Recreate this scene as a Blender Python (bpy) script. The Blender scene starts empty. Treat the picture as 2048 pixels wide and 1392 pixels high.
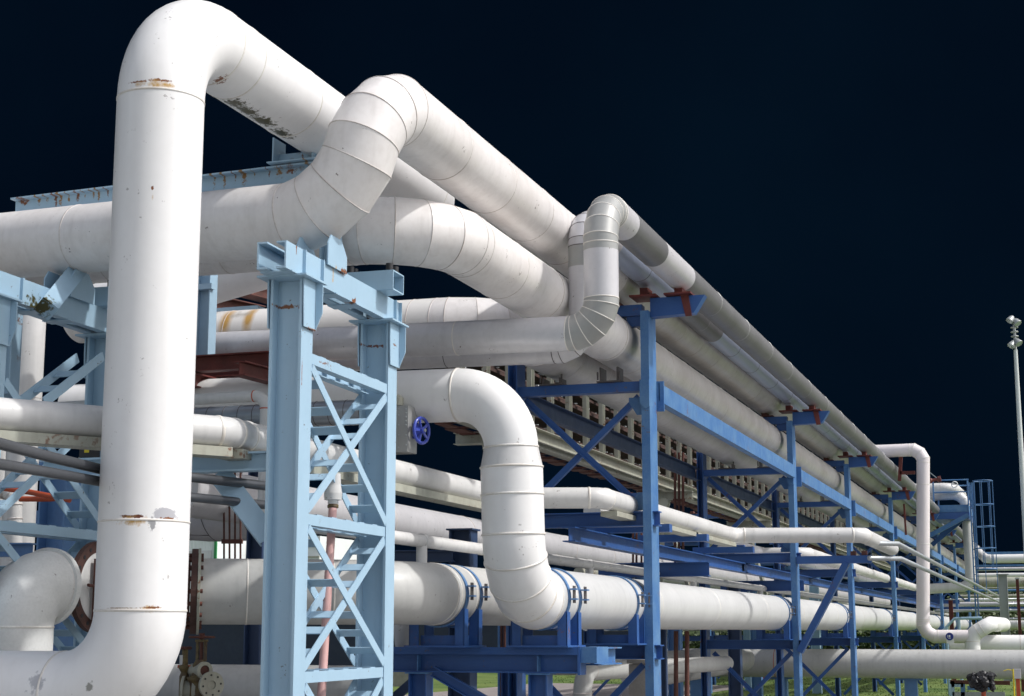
import bpy, bmesh, math, random
from mathutils import Vector, Matrix
V = Vector
random.seed(7)
scene = bpy.context.scene
COL = scene.collection
PI = math.pi

# ------------------------------------------------------------------ camera
F_PX, EYE = 3196.0, 2.1
PITCH = math.atan(566 / 3196)
YAW = math.atan(1106 / 3245)
FW = V((math.cos(YAW) * math.cos(PITCH), math.sin(YAW) * math.cos(PITCH), math.sin(PITCH)))
RT = V((math.sin(YAW), -math.cos(YAW), 0))
UP = RT.cross(FW)
O = V((0, 0, EYE))
# world: +X runs along the pipe rack, +Y to the left of it, +Z up; metres

def at(px, py, X=None, Y=None, Z=None):
    """the point of the place seen at a photo pixel that lies in the given plane"""
    d = FW * F_PX + RT * (px - 1024) + UP * (696 - py)
    i, v = (0, X) if X is not None else (1, Y) if Y is not None else (2, Z)
    return O + d * ((v - O[i]) / d[i])

cam = bpy.data.objects.new('camera', bpy.data.cameras.new('camera'))
COL.objects.link(cam)
cam.data.sensor_width = 36
cam.data.lens = F_PX / 2048 * 36
cam.data.clip_end = 3000
cam.matrix_world = Matrix((RT, UP, -FW)).transposed().to_4x4()
cam.location = O
scene.camera = cam

# ------------------------------------------------------------------ materials
def _n(nt, t, **kw):
    n = nt.nodes.new(t)
    for k, v in kw.items():
        setattr(n, k, v)
    return n

def mat(name, base, rough=0.5, metal=0.0, dirt=0.12, dirt_col=None, scale=1.3, rust=0.0, spots=(), bump=0.0, streak=0.0, spec=0.5, speck=0.0):
    m = bpy.data.materials.new(name)
    m.use_nodes = True
    nt = m.node_tree
    bs = nt.nodes['Principled BSDF']
    L = nt.links.new
    geo = _n(nt, 'ShaderNodeNewGeometry')
    pos = geo.outputs['Position']
    dc = dirt_col or tuple(c * 0.62 for c in base)
    def noise(sc, detail=4, vec=None, rgh=0.55):
        t = _n(nt, 'ShaderNodeTexNoise')
        t.inputs['Scale'].default_value = sc
        t.inputs['Detail'].default_value = detail
        t.inputs['Roughness'].default_value = rgh
        L(vec or pos, t.inputs['Vector'])
        return t.outputs['Fac']
    def ramp(fac, a, b, lo=0.0, hi=1.0):
        r = _n(nt, 'ShaderNodeMapRange')
        r.clamp = True
        r.inputs['From Min'].default_value = a; r.inputs['From Max'].default_value = b
        r.inputs['To Min'].default_value = lo; r.inputs['To Max'].default_value = hi
        L(fac, r.inputs['Value'])
        return r.outputs['Result']
    def mix(fac, c1, c2):
        x = _n(nt, 'ShaderNodeMix'); x.data_type = 'RGBA'
        if isinstance(fac, float): x.inputs[0].default_value = fac
        else: L(fac, x.inputs[0])
        for s, c in ((6, c1), (7, c2)):
            if isinstance(c, tuple): x.inputs[s].default_value = (*c, 1)
            else: L(c, x.inputs[s])
        return x.outputs[2]
    def math_(op, a, b=None):
        x = _n(nt, 'ShaderNodeMath'); x.operation = op
        for i, v in enumerate((a, b)):
            if v is None: continue
            if isinstance(v, (int, float)): x.inputs[i].default_value = v
            else: L(v, x.inputs[i])
        return x.outputs[0]
    col = mix(ramp(noise(scale), 0.38, 0.72, 0.0, dirt * 2.2), tuple(base), tuple(dc))
    fine = ramp(noise(scale * 14, 3), 0.42, 0.75, 0.0, dirt * 1.1)
    col = mix(fine, col, tuple(dc))
    if streak:
        mp = _n(nt, 'ShaderNodeMapping')
        mp.inputs['Scale'].default_value = (9, 9, 0.7)
        L(pos, mp.inputs['Vector'])
        col = mix(ramp(noise(1.0, 4, mp.outputs['Vector']), 0.5, 0.8, 0, streak), col, tuple(c * 0.55 for c in dc))
    if speck:
        # chips and scuffs of dark primer
        s1 = ramp(noise(7.0, 2), 0.66, 0.70)
        s2 = ramp(noise(41.0, 2), 0.60, 0.63)
        col = mix(math_('MULTIPLY', math_('MULTIPLY', s1, s2), speck), col, (0.13, 0.10, 0.09))
    if rust:
        r1 = ramp(noise(2.1, 3), 0.62 - 0.1 * rust, 0.72 - 0.1 * rust)
        r2 = ramp(noise(23.0, 4), 0.52, 0.62)
        col = mix(math_('MULTIPLY', r1, r2), col, (0.16, 0.055, 0.022))
    for (c, rad, colr, nsc, soft) in spots:
        sb = _n(nt, 'ShaderNodeVectorMath'); sb.operation = 'SUBTRACT'
        L(pos, sb.inputs[0]); sb.inputs[1].default_value = c
        dv = _n(nt, 'ShaderNodeVectorMath'); dv.operation = 'DIVIDE'
        L(sb.outputs[0], dv.inputs[0]); dv.inputs[1].default_value = rad
        ln = _n(nt, 'ShaderNodeVectorMath'); ln.operation = 'LENGTH'
        L(dv.outputs[0], ln.inputs[0])
        fall = ramp(ln.outputs['Value'], 0.15, 1.0, 1.0, 0.0)
        nn = noise(nsc, 5, None, 0.65)
        if soft >= .5: k = math_('MULTIPLY', ramp(math_('ADD', math_('MULTIPLY', fall, 0.9), math_('MULTIPLY', nn, .5)), 0.45, 1.05), ramp(fall, 0.0, 0.15))
        else: k = math_('MULTIPLY', ramp(math_('ADD', math_('MULTIPLY', fall, 0.42), math_('MULTIPLY', nn, 1.0)), 0.70, 0.70 + soft), ramp(fall, 0.0, 0.1))
        col = mix(k, col, tuple(colr))
    L(col, bs.inputs['Base Color'])
    rv = .02 if metal else .08
    rr = ramp(noise(scale * 3), 0.3, 0.7, max(0.05, rough - rv), min(1, rough + rv))
    L(rr, bs.inputs['Roughness'])
    bs.inputs['Metallic'].default_value = metal
    bs.inputs['Specular IOR Level'].default_value = spec
    if bump:
        b = _n(nt, 'ShaderNodeBump')
        b.inputs['Strength'].default_value = 0.35
        b.inputs['Distance'].default_value = bump
        L(noise(scale * 2.2, 3), b.inputs['Height'])
        L(b.outputs['Normal'], bs.inputs['Normal'])
    return m

RUST = (0.19, 0.065, 0.02)
MOSS = (0.06, 0.055, 0.015)
YEL = (0.50, 0.30, 0.09)
GREY = (0.42, 0.42, 0.45)
def P3(v): return tuple(v)
AX, AY = 9.95, 6.155
def hit(px, py, axis, c, r=.31):
    """the point of a straight pipe (axis index, two centre coordinates) seen at a photo pixel"""
    d = FW * F_PX + RT * (px - 1024) + UP * (696 - py)
    i, j = [k for k in (0, 1, 2) if k != axis]
    ox, oy, dx, dy = O[i] - c[0], O[j] - c[1], d[i], d[j]
    a, b, q = dx * dx + dy * dy, ox * dx + oy * dy, ox * ox + oy * oy - r * r
    t = (-b - math.sqrt(max(0, b * b - a * q))) / a
    return tuple(O + d * t)
def hv(px, py): return hit(px, py, 2, (AX, AY), .32)
def hr(px, py): return hit(px, py, 0, (AY, 6.66), .32)
def hl(px, py): return hit(px, py, 1, (AX, 1.64), .32)
spots_A = [
    (hv(318, 160), (.17, .17, .022), RUST, 40, .16), (hv(275, 163), (.12, .12, .02), RUST, 40, .12), (hv(318, 168), (.30, .3, .05), YEL, 16, .3),
    (hv(262, 1032), (.15, .15, .02), (0.12, .03, .012), 26, .08), (hv(268, 1042), (.2, .2, .06), YEL, 22, .25),
    (hv(335, 1028), (.14, .14, .07), GREY, 7, .06), (hv(304, 1046), (.06, .06, .07), (.3, .3, .31), 25, .1), (hv(335, 1038), (.12, .12, .02), RUST, 50, .08),
    (hv(302, 1218), (.12, .12, .05), YEL, 26, .25), (hv(302, 1215), (.13, .13, .014), RUST, 46, .14), (hv(240, 1216), (.2, .2, .008), (.4, .32, .25), 50, .15),
    (hv(305, 376), (.018, .018, .026), RUST, 30, .1), (hv(305, 398), (.015, .015, .06), YEL, 12, .4),
    (hl(72, 1365), (.10, .10, .16), (.45, .45, .47), 24, .12), (hl(180, 1372), (.05, .06, .06), (.3, .3, .28), 25, .1),
    (hr(468, 207), (.20, .16, .07), MOSS, 26, .10), (hr(492, 222), (.24, .16, .06), MOSS, 30, .10), (hr(525, 243), (.28, .16, .055), MOSS, 28, .10), (hr(562, 267), (.26, .16, .05), MOSS, 30, .10),
    (hr(440, 160), (.10, .1, .16), RUST, 44, .1),
]
spots_F = [(P3(at(452, 640, X=17.1)), (.5, .13, .42), YEL, 5, .5), (P3(at(497, 635, X=17.1)), (.5, .11, .42), YEL, 5, .5), (P3(at(395, 655, X=17.1)), (.5, .10, .5), YEL, 5, .5),
           (P3(at(480, 627, X=17.1)), (.5, .3, .10), (.35, .33, .3), 6, .4)]
spots_beam = []
for px, w, h in ((38, .10, .05), (68, .03, .10), (84, .03, .05), (102, .035, .14), (112, .04, .16), (128, .02, .12), (146, .03, .07), (160, .02, .06), (176, .03, .05), (188, .025, .13), (206, .02, .06), (420, .025, .13), (440, .025, .13), (462, .02, .07), (480, .05, .13), (500, .02, .05), (530, .02, .05), (552, .08, .05), (575, .14, .04), (612, .03, .13)):
    yy = 400 - (px - 32) * 0.117
    spots_beam.append((P3(at(px, yy, X=12.55)), (.3, w, h * 1.3), RUST if px % 4 else (.28, .15, .05), 34, .14))
spots_T = [
    (P3(at(675, 545, Y=5.5)), (.04, .2, .17), YEL, 18, .25), (P3(at(693, 543, Y=5.5)), (.17, .2, .045), RUST, 26, .12),
    (P3(at(595, 495, Y=5.5)), (.02, .2, .14), RUST, 30, .12), (P3(at(710, 602, Y=5.55)), (.09, .2, .05), RUST, 24, .1),
    (P3(at(598, 612, X=11.12)), (.2, .05, .06), (.2, .05, .03), 20, .08), (P3(at(572, 614, X=11.15)), (.2, .17, .03), RUST, 30, .12), (P3(at(625, 660, Y=5.49)), (.2, .05, .016), RUST, 36, .12), (P3(at(690, 552, Y=5.49)), (.22, .05, .03), RUST, 30, .12), (P3(at(560, 547, X=11.0)), (.2, .2, .025), RUST, 24, .12), (P3(at(790, 690, Y=5.56)), (.1, .06, .02), RUST, 34, .12), (P3(at(735, 640, X=12.95)), (.2, .2, .025), RUST, 26, .12), (P3(at(660, 728, Y=5.5)), (.25, .06, .022), RUST, 30, .1),
    (P3(at(745, 690, X=12.98)), (.2, .17, .03), (.15, .04, .02), 30, .08), (P3(at(634, 600, Y=5.5)), (.012, .2, .09), RUST, 44, .1),
    (P3(at(80, 610, Y=8.2)), (.24, .2, .17), MOSS, 20, .1), (P3(at(470, 905, X=11.2)), (.3, .12, .10), MOSS, 16, .2), (P3(at(430, 905, X=11.2)), (.3, .09, .06), RUST, 18, .2),
    (P3(at(604, 745, Y=5.5)), (.012, .2, .2), (.25, .1, .09), 40, .1), (P3(at(742, 560, X=13.0)), (.3, .15, .1), MOSS, 26, .1),
]
M = {}
M['white'] = mat('white_paint', (.80, .795, .79), .40, dirt=.085, scale=.9, streak=.10, dirt_col=(.60, .58, .55), spots=spots_A, bump=.003, speck=.5)
M['white2'] = mat('white_paint_weathered', (.63, .625, .615), .40, dirt=.12, streak=.24, bump=.004, speck=.7)
M['gpink'] = mat('pinkish_white_paint', (.74, .685, .69), .45, dirt=.06)
M['silver'] = mat('silvery_white_paint', (.64, .645, .64), .36, metal=.08, dirt=.12, streak=.16)
M['greyw'] = mat('grey_white_paint', (.50, .50, .485), .42, dirt=.14, streak=.22, speck=.8)
M['cladg'] = mat('weathered_shaded_grey_cladding', (.56, .535, .515), .36, metal=.06, dirt=.2, streak=.25, bump=.003, dirt_col=(.34, .30, .27), speck=.5)  # grime of the far runs, plus painted-in shade of the rear run
M['jwhite'] = mat('grimy_white_paint', (.72, .72, .705), .5, dirt=.26, scale=3.2, dirt_col=(.46, .46, .44), speck=.7)
M['clad'] = mat('white_cladding', (.775, .748, .735), .36, dirt=.15, streak=.22, bump=.004, speck=.8, dirt_col=(.5, .45, .41))
M['cladf'] = mat('stained_cladding', (.75, .735, .71), .4, dirt=.05, spots=spots_F)
M['lav'] = mat('pale_grey_cladding', (.60, .592, .61), .36, metal=.12, dirt=.14, streak=.18, speck=1, bump=.003)
M['alu'] = mat('bare_aluminium_cladding', (.37, .375, .365), .42, metal=.2, dirt=.14, bump=.003)
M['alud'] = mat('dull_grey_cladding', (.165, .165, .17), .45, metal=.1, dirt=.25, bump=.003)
M['alub'] = mat('bluish_aluminium', (.36, .41, .51), .36, metal=.3, dirt=.06)
M['duct'] = mat('galvanised_duct', (.36, .39, .43), .32, metal=.75, dirt=.18)
M['seam'] = mat('seam_grey', (.69, .65, .625), .45, dirt=.3, scale=2.2, dirt_col=(.26, .19, .15))
M['seamw'] = mat('weld_white', (.76, .74, .70), .45, dirt=.16, scale=4, dirt_col=(.35, .26, .17))
M['seamd'] = mat('dark_lap_joint', (.10, .09, .09), .6, dirt=.3)
M['ltb'] = mat('light_blue_paint', (.345, .50, .625), .42, dirt=.10, streak=.10, spots=spots_T, speck=.8, dirt_col=(.24, .38, .50))
M['beamb'] = mat('light_blue_paint_rusty', (.345, .50, .625), .45, dirt=.12, rust=.3, spots=spots_beam)
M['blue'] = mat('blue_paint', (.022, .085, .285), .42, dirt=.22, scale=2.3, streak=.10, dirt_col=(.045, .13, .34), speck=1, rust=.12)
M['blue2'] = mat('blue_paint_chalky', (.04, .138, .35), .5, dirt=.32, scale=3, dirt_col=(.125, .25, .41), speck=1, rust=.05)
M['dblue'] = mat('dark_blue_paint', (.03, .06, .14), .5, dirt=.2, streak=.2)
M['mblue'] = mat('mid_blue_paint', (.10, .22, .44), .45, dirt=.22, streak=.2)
M['wheel'] = mat('royal_blue_enamel', (.05, .08, .42), .25, dirt=.1)
M['tray'] = mat('dark_rust_tray', (.03, .018, .016), .85, dirt=.4, scale=5, dirt_col=(.075, .03, .02))
M['cream'] = mat('cream_paint', (.40, .41, .345), .5, dirt=.25, rust=.8, streak=.4, dirt_col=(.25, .23, .18))
M['rust'] = mat('rusty_steel', (.135, .045, .032), .75, dirt=.5, scale=4, dirt_col=(.065, .026, .02))
M['rustd'] = mat('dark_rusty_flange', (.085, .036, .028), .75, dirt=.6, scale=6, dirt_col=(.04, .02, .016))
M['redox'] = mat('red_oxide_primer', (.17, .035, .028), .6, dirt=.4, scale=4, dirt_col=(.08, .02, .018))
M['orust'] = mat('orange_pipe_paint', (.50, .085, .03), .5, dirt=.3, scale=3)
M['valve'] = mat('weathered_brass_green', (.17, .13, .045), .6, dirt=.6, scale=12, rust=.9, dirt_col=(.08, .05, .03))
M['pink'] = mat('pink_primer', (.56, .33, .31), .5, dirt=.12)
M['rail'] = mat('dark_grey_conduit', (.085, .09, .10), .35, metal=.4, dirt=.25, streak=.1)
M['galv'] = mat('galvanised_tube', (.42, .45, .47), .4, metal=.6, dirt=.15)
M['black'] = mat('black_plastic', (.015, .015, .018), .5, dirt=.1)
M['yellow'] = mat('yellow_label', (.75, .6, .02), .5, dirt=.1)
M['yard'] = mat('yard_bounce_grey', (.23, .225, .215), .9, dirt=.3, scale=.8)
M['conc'] = mat('concrete', (.30, .28, .25), .85, dirt=.35, scale=4, bump=.01)
M['wall'] = mat('white_siding', (.72, .75, .75), .5, dirt=.06)
M['green'] = mat('green_trim', (.03, .26, .08), .5)
M['signb'] = mat('sign_blue', (.01, .03, .25), .4)
M['signw'] = mat('sign_white', (.8, .8, .78), .4)
M['lamp'] = mat('lamp_grey', (.40, .42, .42), .4, metal=.3)
M['pole'] = mat('pole_grey', (.60, .63, .63), .45, dirt=.06)
M['glass'] = mat('lamp_glass', (.5, .55, .6), .1, metal=.3)
M['red'] = mat('red_paint', (.5, .03, .03), .5)

# ------------------------------------------------------------------ mesh builder
class MB:
    def __init__(s):
        s.v = []; s.f = []; s.sm = []; s.mi = []
    def add(s, vs, fs, smooth=False, mi=0):
        b = len(s.v)
        s.v += [V(p) for p in vs]
        for f in fs:
            s.f.append([b + i for i in f]); s.sm.append(smooth); s.mi.append(mi)
        s.adds = getattr(s, 'adds', []) + [(len(s.v), len(s.f))] if len(s.f) < 4000 else []
    def obox(s, c, ax, hd, mi=0):
        c = V(c); a = [V(x) for x in ax]
        vs = [c + a[0] * hd[0] * i + a[1] * hd[1] * j + a[2] * hd[2] * k for i in (-1, 1) for j in (-1, 1) for k in (-1, 1)]
        s.add(vs, [(0, 1, 3, 2), (4, 6, 7, 5), (0, 4, 5, 1), (2, 3, 7, 6), (0, 2, 6, 4), (1, 5, 7, 3)], mi=mi)
    def box(s, lo, hi, mi=0):
        lo, hi = V(lo), V(hi)
        s.obox((lo + hi) / 2, ((1, 0, 0), (0, 1, 0), (0, 0, 1)), (hi - lo) / 2, mi)
    def frame(s, p0, p1, up):
        d = (V(p1) - V(p0)).normalized(); up = V(up)
        w = up - d * up.dot(d)
        w.normalize()
        return d, w, d.cross(w)
    def bar(s, p0, p1, w, h, up=(0, 0, 1), mi=0):
        """solid bar: h measured along up, w across"""
        d, u, t = s.frame(p0, p1, up)
        p0, p1 = V(p0), V(p1)
        s.obox((p0 + p1) / 2, (d, u, t), ((p1 - p0).length / 2, h / 2, w / 2), mi)
    def ibeam(s, p0, p1, h, b, up=(0, 0, 1), tf=.014, tw=.010):
        """I section: h along up (flange to flange), b flange width"""
        d, u, t = s.frame(p0, p1, up)
        p0, p1 = V(p0), V(p1); c = (p0 + p1) / 2; l = (p1 - p0).length / 2
        for k in (-1, 1):
            s.obox(c + u * k * (h - tf) / 2, (d, u, t), (l, tf / 2, b / 2))
        s.obox(c, (d, u, t), (l - .002, h / 2 - tf, tw / 2))
    def channel(s, p0, p1, h, b, up=(0, 0, 1), side=1, t_=.012):
        d, u, t = s.frame(p0, p1, up)
        p0, p1 = V(p0), V(p1); c = (p0 + p1) / 2; l = (p1 - p0).length / 2
        s.obox(c, (d, u, t), (l, h / 2, t_ / 2))
        for k in (-1, 1):
            s.obox(c + u * k * (h / 2 - t_ / 2) + t * side * (b / 2 + t_ / 2 + .001), (d, u, t), (l - .001, t_ / 2, b / 2))
    def angle(s, p0, p1, a, up=(0, 0, 1), side=1, t_=.010):
        d, u, t = s.frame(p0, p1, up)
        p0, p1 = V(p0), V(p1); c = (p0 + p1) / 2; l = (p1 - p0).length / 2
        s.obox(c, (d, u, t), (l, a / 2, t_ / 2))
        s.obox(c - u * (a / 2 - t_ / 2) + t * side * (a / 2), (d, u, t), (l - .002, t_ / 2, a / 2 - t_ / 2 - .001))
    def ring(s, c, d, ref, r, n):
        d = V(d).normalized(); ref = V(ref)
        u = (ref - d * ref.dot(d)).normalized(); t = d.cross(u)
        return [V(c) + (u * math.cos(2 * PI * i / n) + t * math.sin(2 * PI * i / n)) * r for i in range(n)]
    def loft(s, rings, smooth=True, cap0=False, cap1=False, mi=0):
        n = len(rings[0]); vs = [p for r in rings for p in r]; fs = []
        for k in range(len(rings) - 1):
            for i in range(n):
                j = (i + 1) % n
                fs.append((k * n + i, k * n + j, (k + 1) * n + j, (k + 1) * n + i))
        s.add(vs, fs, smooth, mi)
        if cap0: s.add(rings[0], [tuple(range(n))[::-1]], False, mi)
        if cap1: s.add(rings[-1], [tuple(range(n))], False, mi)
    def cyl(s, p0, p1, r, r1=None, n=24, caps=True, mi=0):
        d = V(p1) - V(p0); ref = (0, 0, 1) if abs(d.normalized().z) < .9 else (1, 0, 0)
        s.loft([s.ring(p0, d, ref, r, n), s.ring(p1, d, ref, r if r1 is None else r1, n)], True, caps, caps, mi)
    def lathe(s, c, d, prof, n=28, mi=0, smooth=True):
        """prof: (distance along d, radius)"""
        d = V(d).normalized(); ref = (0, 0, 1) if abs(d.z) < .9 else (1, 0, 0)
        for (a, ra), (b, rb) in zip(prof, prof[1:]):
            s.loft([s.ring(V(c) + d * a, d, ref, max(ra, .0005), n), s.ring(V(c) + d * b, d, ref, max(rb, .0005), n)], smooth, mi=mi)
    def band(s, c, d, r, h=.008, w=.02, n=48, mi=0):
        d = V(d).normalized(); ref = (0, 0, 1) if abs(d.z) < .9 else (1, 0, 0)
        prof = [(-w / 2, r - .004), (-w * .3, r + h), (w * .3, r + h), (w / 2, r - .004)]
        s.loft([s.ring(V(c) + d * a, d, ref, q, n) for a, q in prof], True, mi=mi)
    def torus(s, c, d, R, r, n=32, k=8, mi=0, a0=0.0, a1=2 * PI):
        d = V(d).normalized(); ref = V((0, 0, 1)) if abs(d.z) < .9 else V((1, 0, 0))
        u = (ref - d * ref.dot(d)).normalized(); t = d.cross(u); c = V(c)
        full = abs(a1 - a0) > 6.28
        rings = []
        for i in range(n + 1):
            a = a0 + (a1 - a0) * i / n
            e = u * math.cos(a) + t * math.sin(a)
            rings.append([c + e * (R + r * math.cos(2 * PI * j / k)) + d * r * math.sin(2 * PI * j / k) for j in range(k)])
        s.loft(rings, True, not full, not full, mi)
    def tube(s, pts, r, n=10, caps=True, mi=0):
        pts = [V(p) for p in pts]; rings = []; ref = V((0, 0, 1))
        for i, p in enumerate(pts):
            d = (pts[min(i + 1, len(pts) - 1)] - pts[max(i - 1, 0)]).normalized()
            if abs(d.dot(ref)) > .95: ref = V((1, 0, 0)) if abs(d.x) < .9 else V((0, 1, 0))
            rings.append(s.ring(p, d, ref, r, n)); u = rings[-1][0] - p; ref = u.normalized()
        s.loft(rings, True, caps, caps, mi)
    def sphere(s, c, r, n=16, k=10, sc=(1, 1, 1), mi=0):
        c = V(c); rings = []
        for i in range(k + 1):
            a = -PI / 2 + PI * i / k
            rr = max(r * math.cos(a), r * .001)
            rings.append([c + V((rr * math.cos(2 * PI * j / n) * sc[0], rr * math.sin(2 * PI * j / n) * sc[1], r * math.sin(a) * sc[2])) for j in range(n)])
        s.loft(rings, True, mi=mi)
    def prism(s, poly, d):
        d = V(d); n = len(poly); a = [V(p) for p in poly]; b = [p + d for p in a]
        s.add(a + b, [tuple(range(n))[::-1], tuple(range(n, 2 * n))] + [(i, (i + 1) % n, n + (i + 1) % n, n + i) for i in range(n)])
    def cut(s):
        """everything added since the last cut is one piece of its own (see build_each)"""
        s.cuts = getattr(s, 'cuts', []) + [(len(s.v), len(s.f))]
    def build_each(s, name, mats, parent=None):
        if not hasattr(s, 'cuts'): s.cuts = s.adds
        if s.cuts[-1][1] != len(s.f): s.cut()
        out = []; v0 = f0 = 0
        for v1, f1 in s.cuts:
            p = MB(); p.v = s.v[v0:v1]; p.f = [[i - v0 for i in f] for f in s.f[f0:f1]]; p.sm = s.sm[f0:f1]; p.mi = s.mi[f0:f1]
            if p.f: out.append(p.build(name, mats, parent))
            v0, f0 = v1, f1
        return out
    def build(s, name, mats, parent=None):
        if not isinstance(mats, (list, tuple)): mats = [mats]
        org = parent_loc(parent) if parent else V((0, 0, 0))
        me = bpy.data.meshes.new(name)
        me.from_pydata([p - org for p in s.v], [], s.f)
        me.polygons.foreach_set('use_smooth', s.sm)
        me.polygons.foreach_set('material_index', s.mi)
        for m in mats: me.materials.append(M[m])
        me.update()
        bm = bmesh.new(); bm.from_mesh(me); bmesh.ops.recalc_face_normals(bm, faces=bm.faces); bm.to_mesh(me); bm.free()
        o = bpy.data.objects.new(name, me); COL.objects.link(o)
        if parent: o.parent = parent
        return o

def parent_loc(o):
    p = V(o.location)
    while o.parent: o = o.parent; p = p + o.location
    return p

def tag(o, label, cat, group=None, kind=None):
    if label: o['label'] = label
    if cat: o['category'] = cat
    if group: o['group'] = group
    if kind or cat: o['kind'] = kind or 'thing'
    return o

def thing(name, label, cat, loc, group=None):
    o = bpy.data.objects.new(name, None); COL.objects.link(o)
    o.empty_display_size = .2
    o.location = V(loc)
    return tag(o, label, cat, group)

def kids(o): return [c for c in list(COL.objects) if c.parent is o]
def copy_tree(o, parent=None):
    c = o.copy(); COL.objects.link(c); c.parent = parent
    for ch in kids(o): copy_tree(ch, c)
    return c
def dup(root, loc, label=None, group=None):
    c = copy_tree(root); c.location = V(loc)
    if label: c['label'] = label
    if group: c['group'] = group
    return c

# ------------------------------------------------------------------ pipes
def arc(p, a, b, R):
    """fillet of radius R at corner p between directions a (in) and b (out): centres and tangents"""
    ang = math.acos(max(-1, min(1, a.dot(b))))
    T = R * math.tan(ang / 2)
    c = p - a * T + (b - a * a.dot(b)).normalized() * R
    nrm = (b - a * a.dot(b)).normalized()
    def f(t):
        th = ang * t
        return c - nrm * R * math.cos(th) + a * R * math.sin(th), a * math.cos(th) + nrm * math.sin(th)
    return f, T, ang

def tube_rings(s, secs, r=None, n=48, mi=0):
    """secs: list of (centre, tangent[, radius]); rings kept from twisting"""
    rings = []; ref = None
    for e in secs:
        c, d = e[0], e[1].normalized(); rr = e[2] if len(e) > 2 else r
        if ref is None: ref = V((0, 0, 1)) if abs(d.z) < .8 else V((0, 1, 0))
        ref = (ref - d * ref.dot(d)).normalized()
        rings.append(s.ring(c, d, ref, rr, n))
    s.loft(rings, True, mi=mi)

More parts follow.
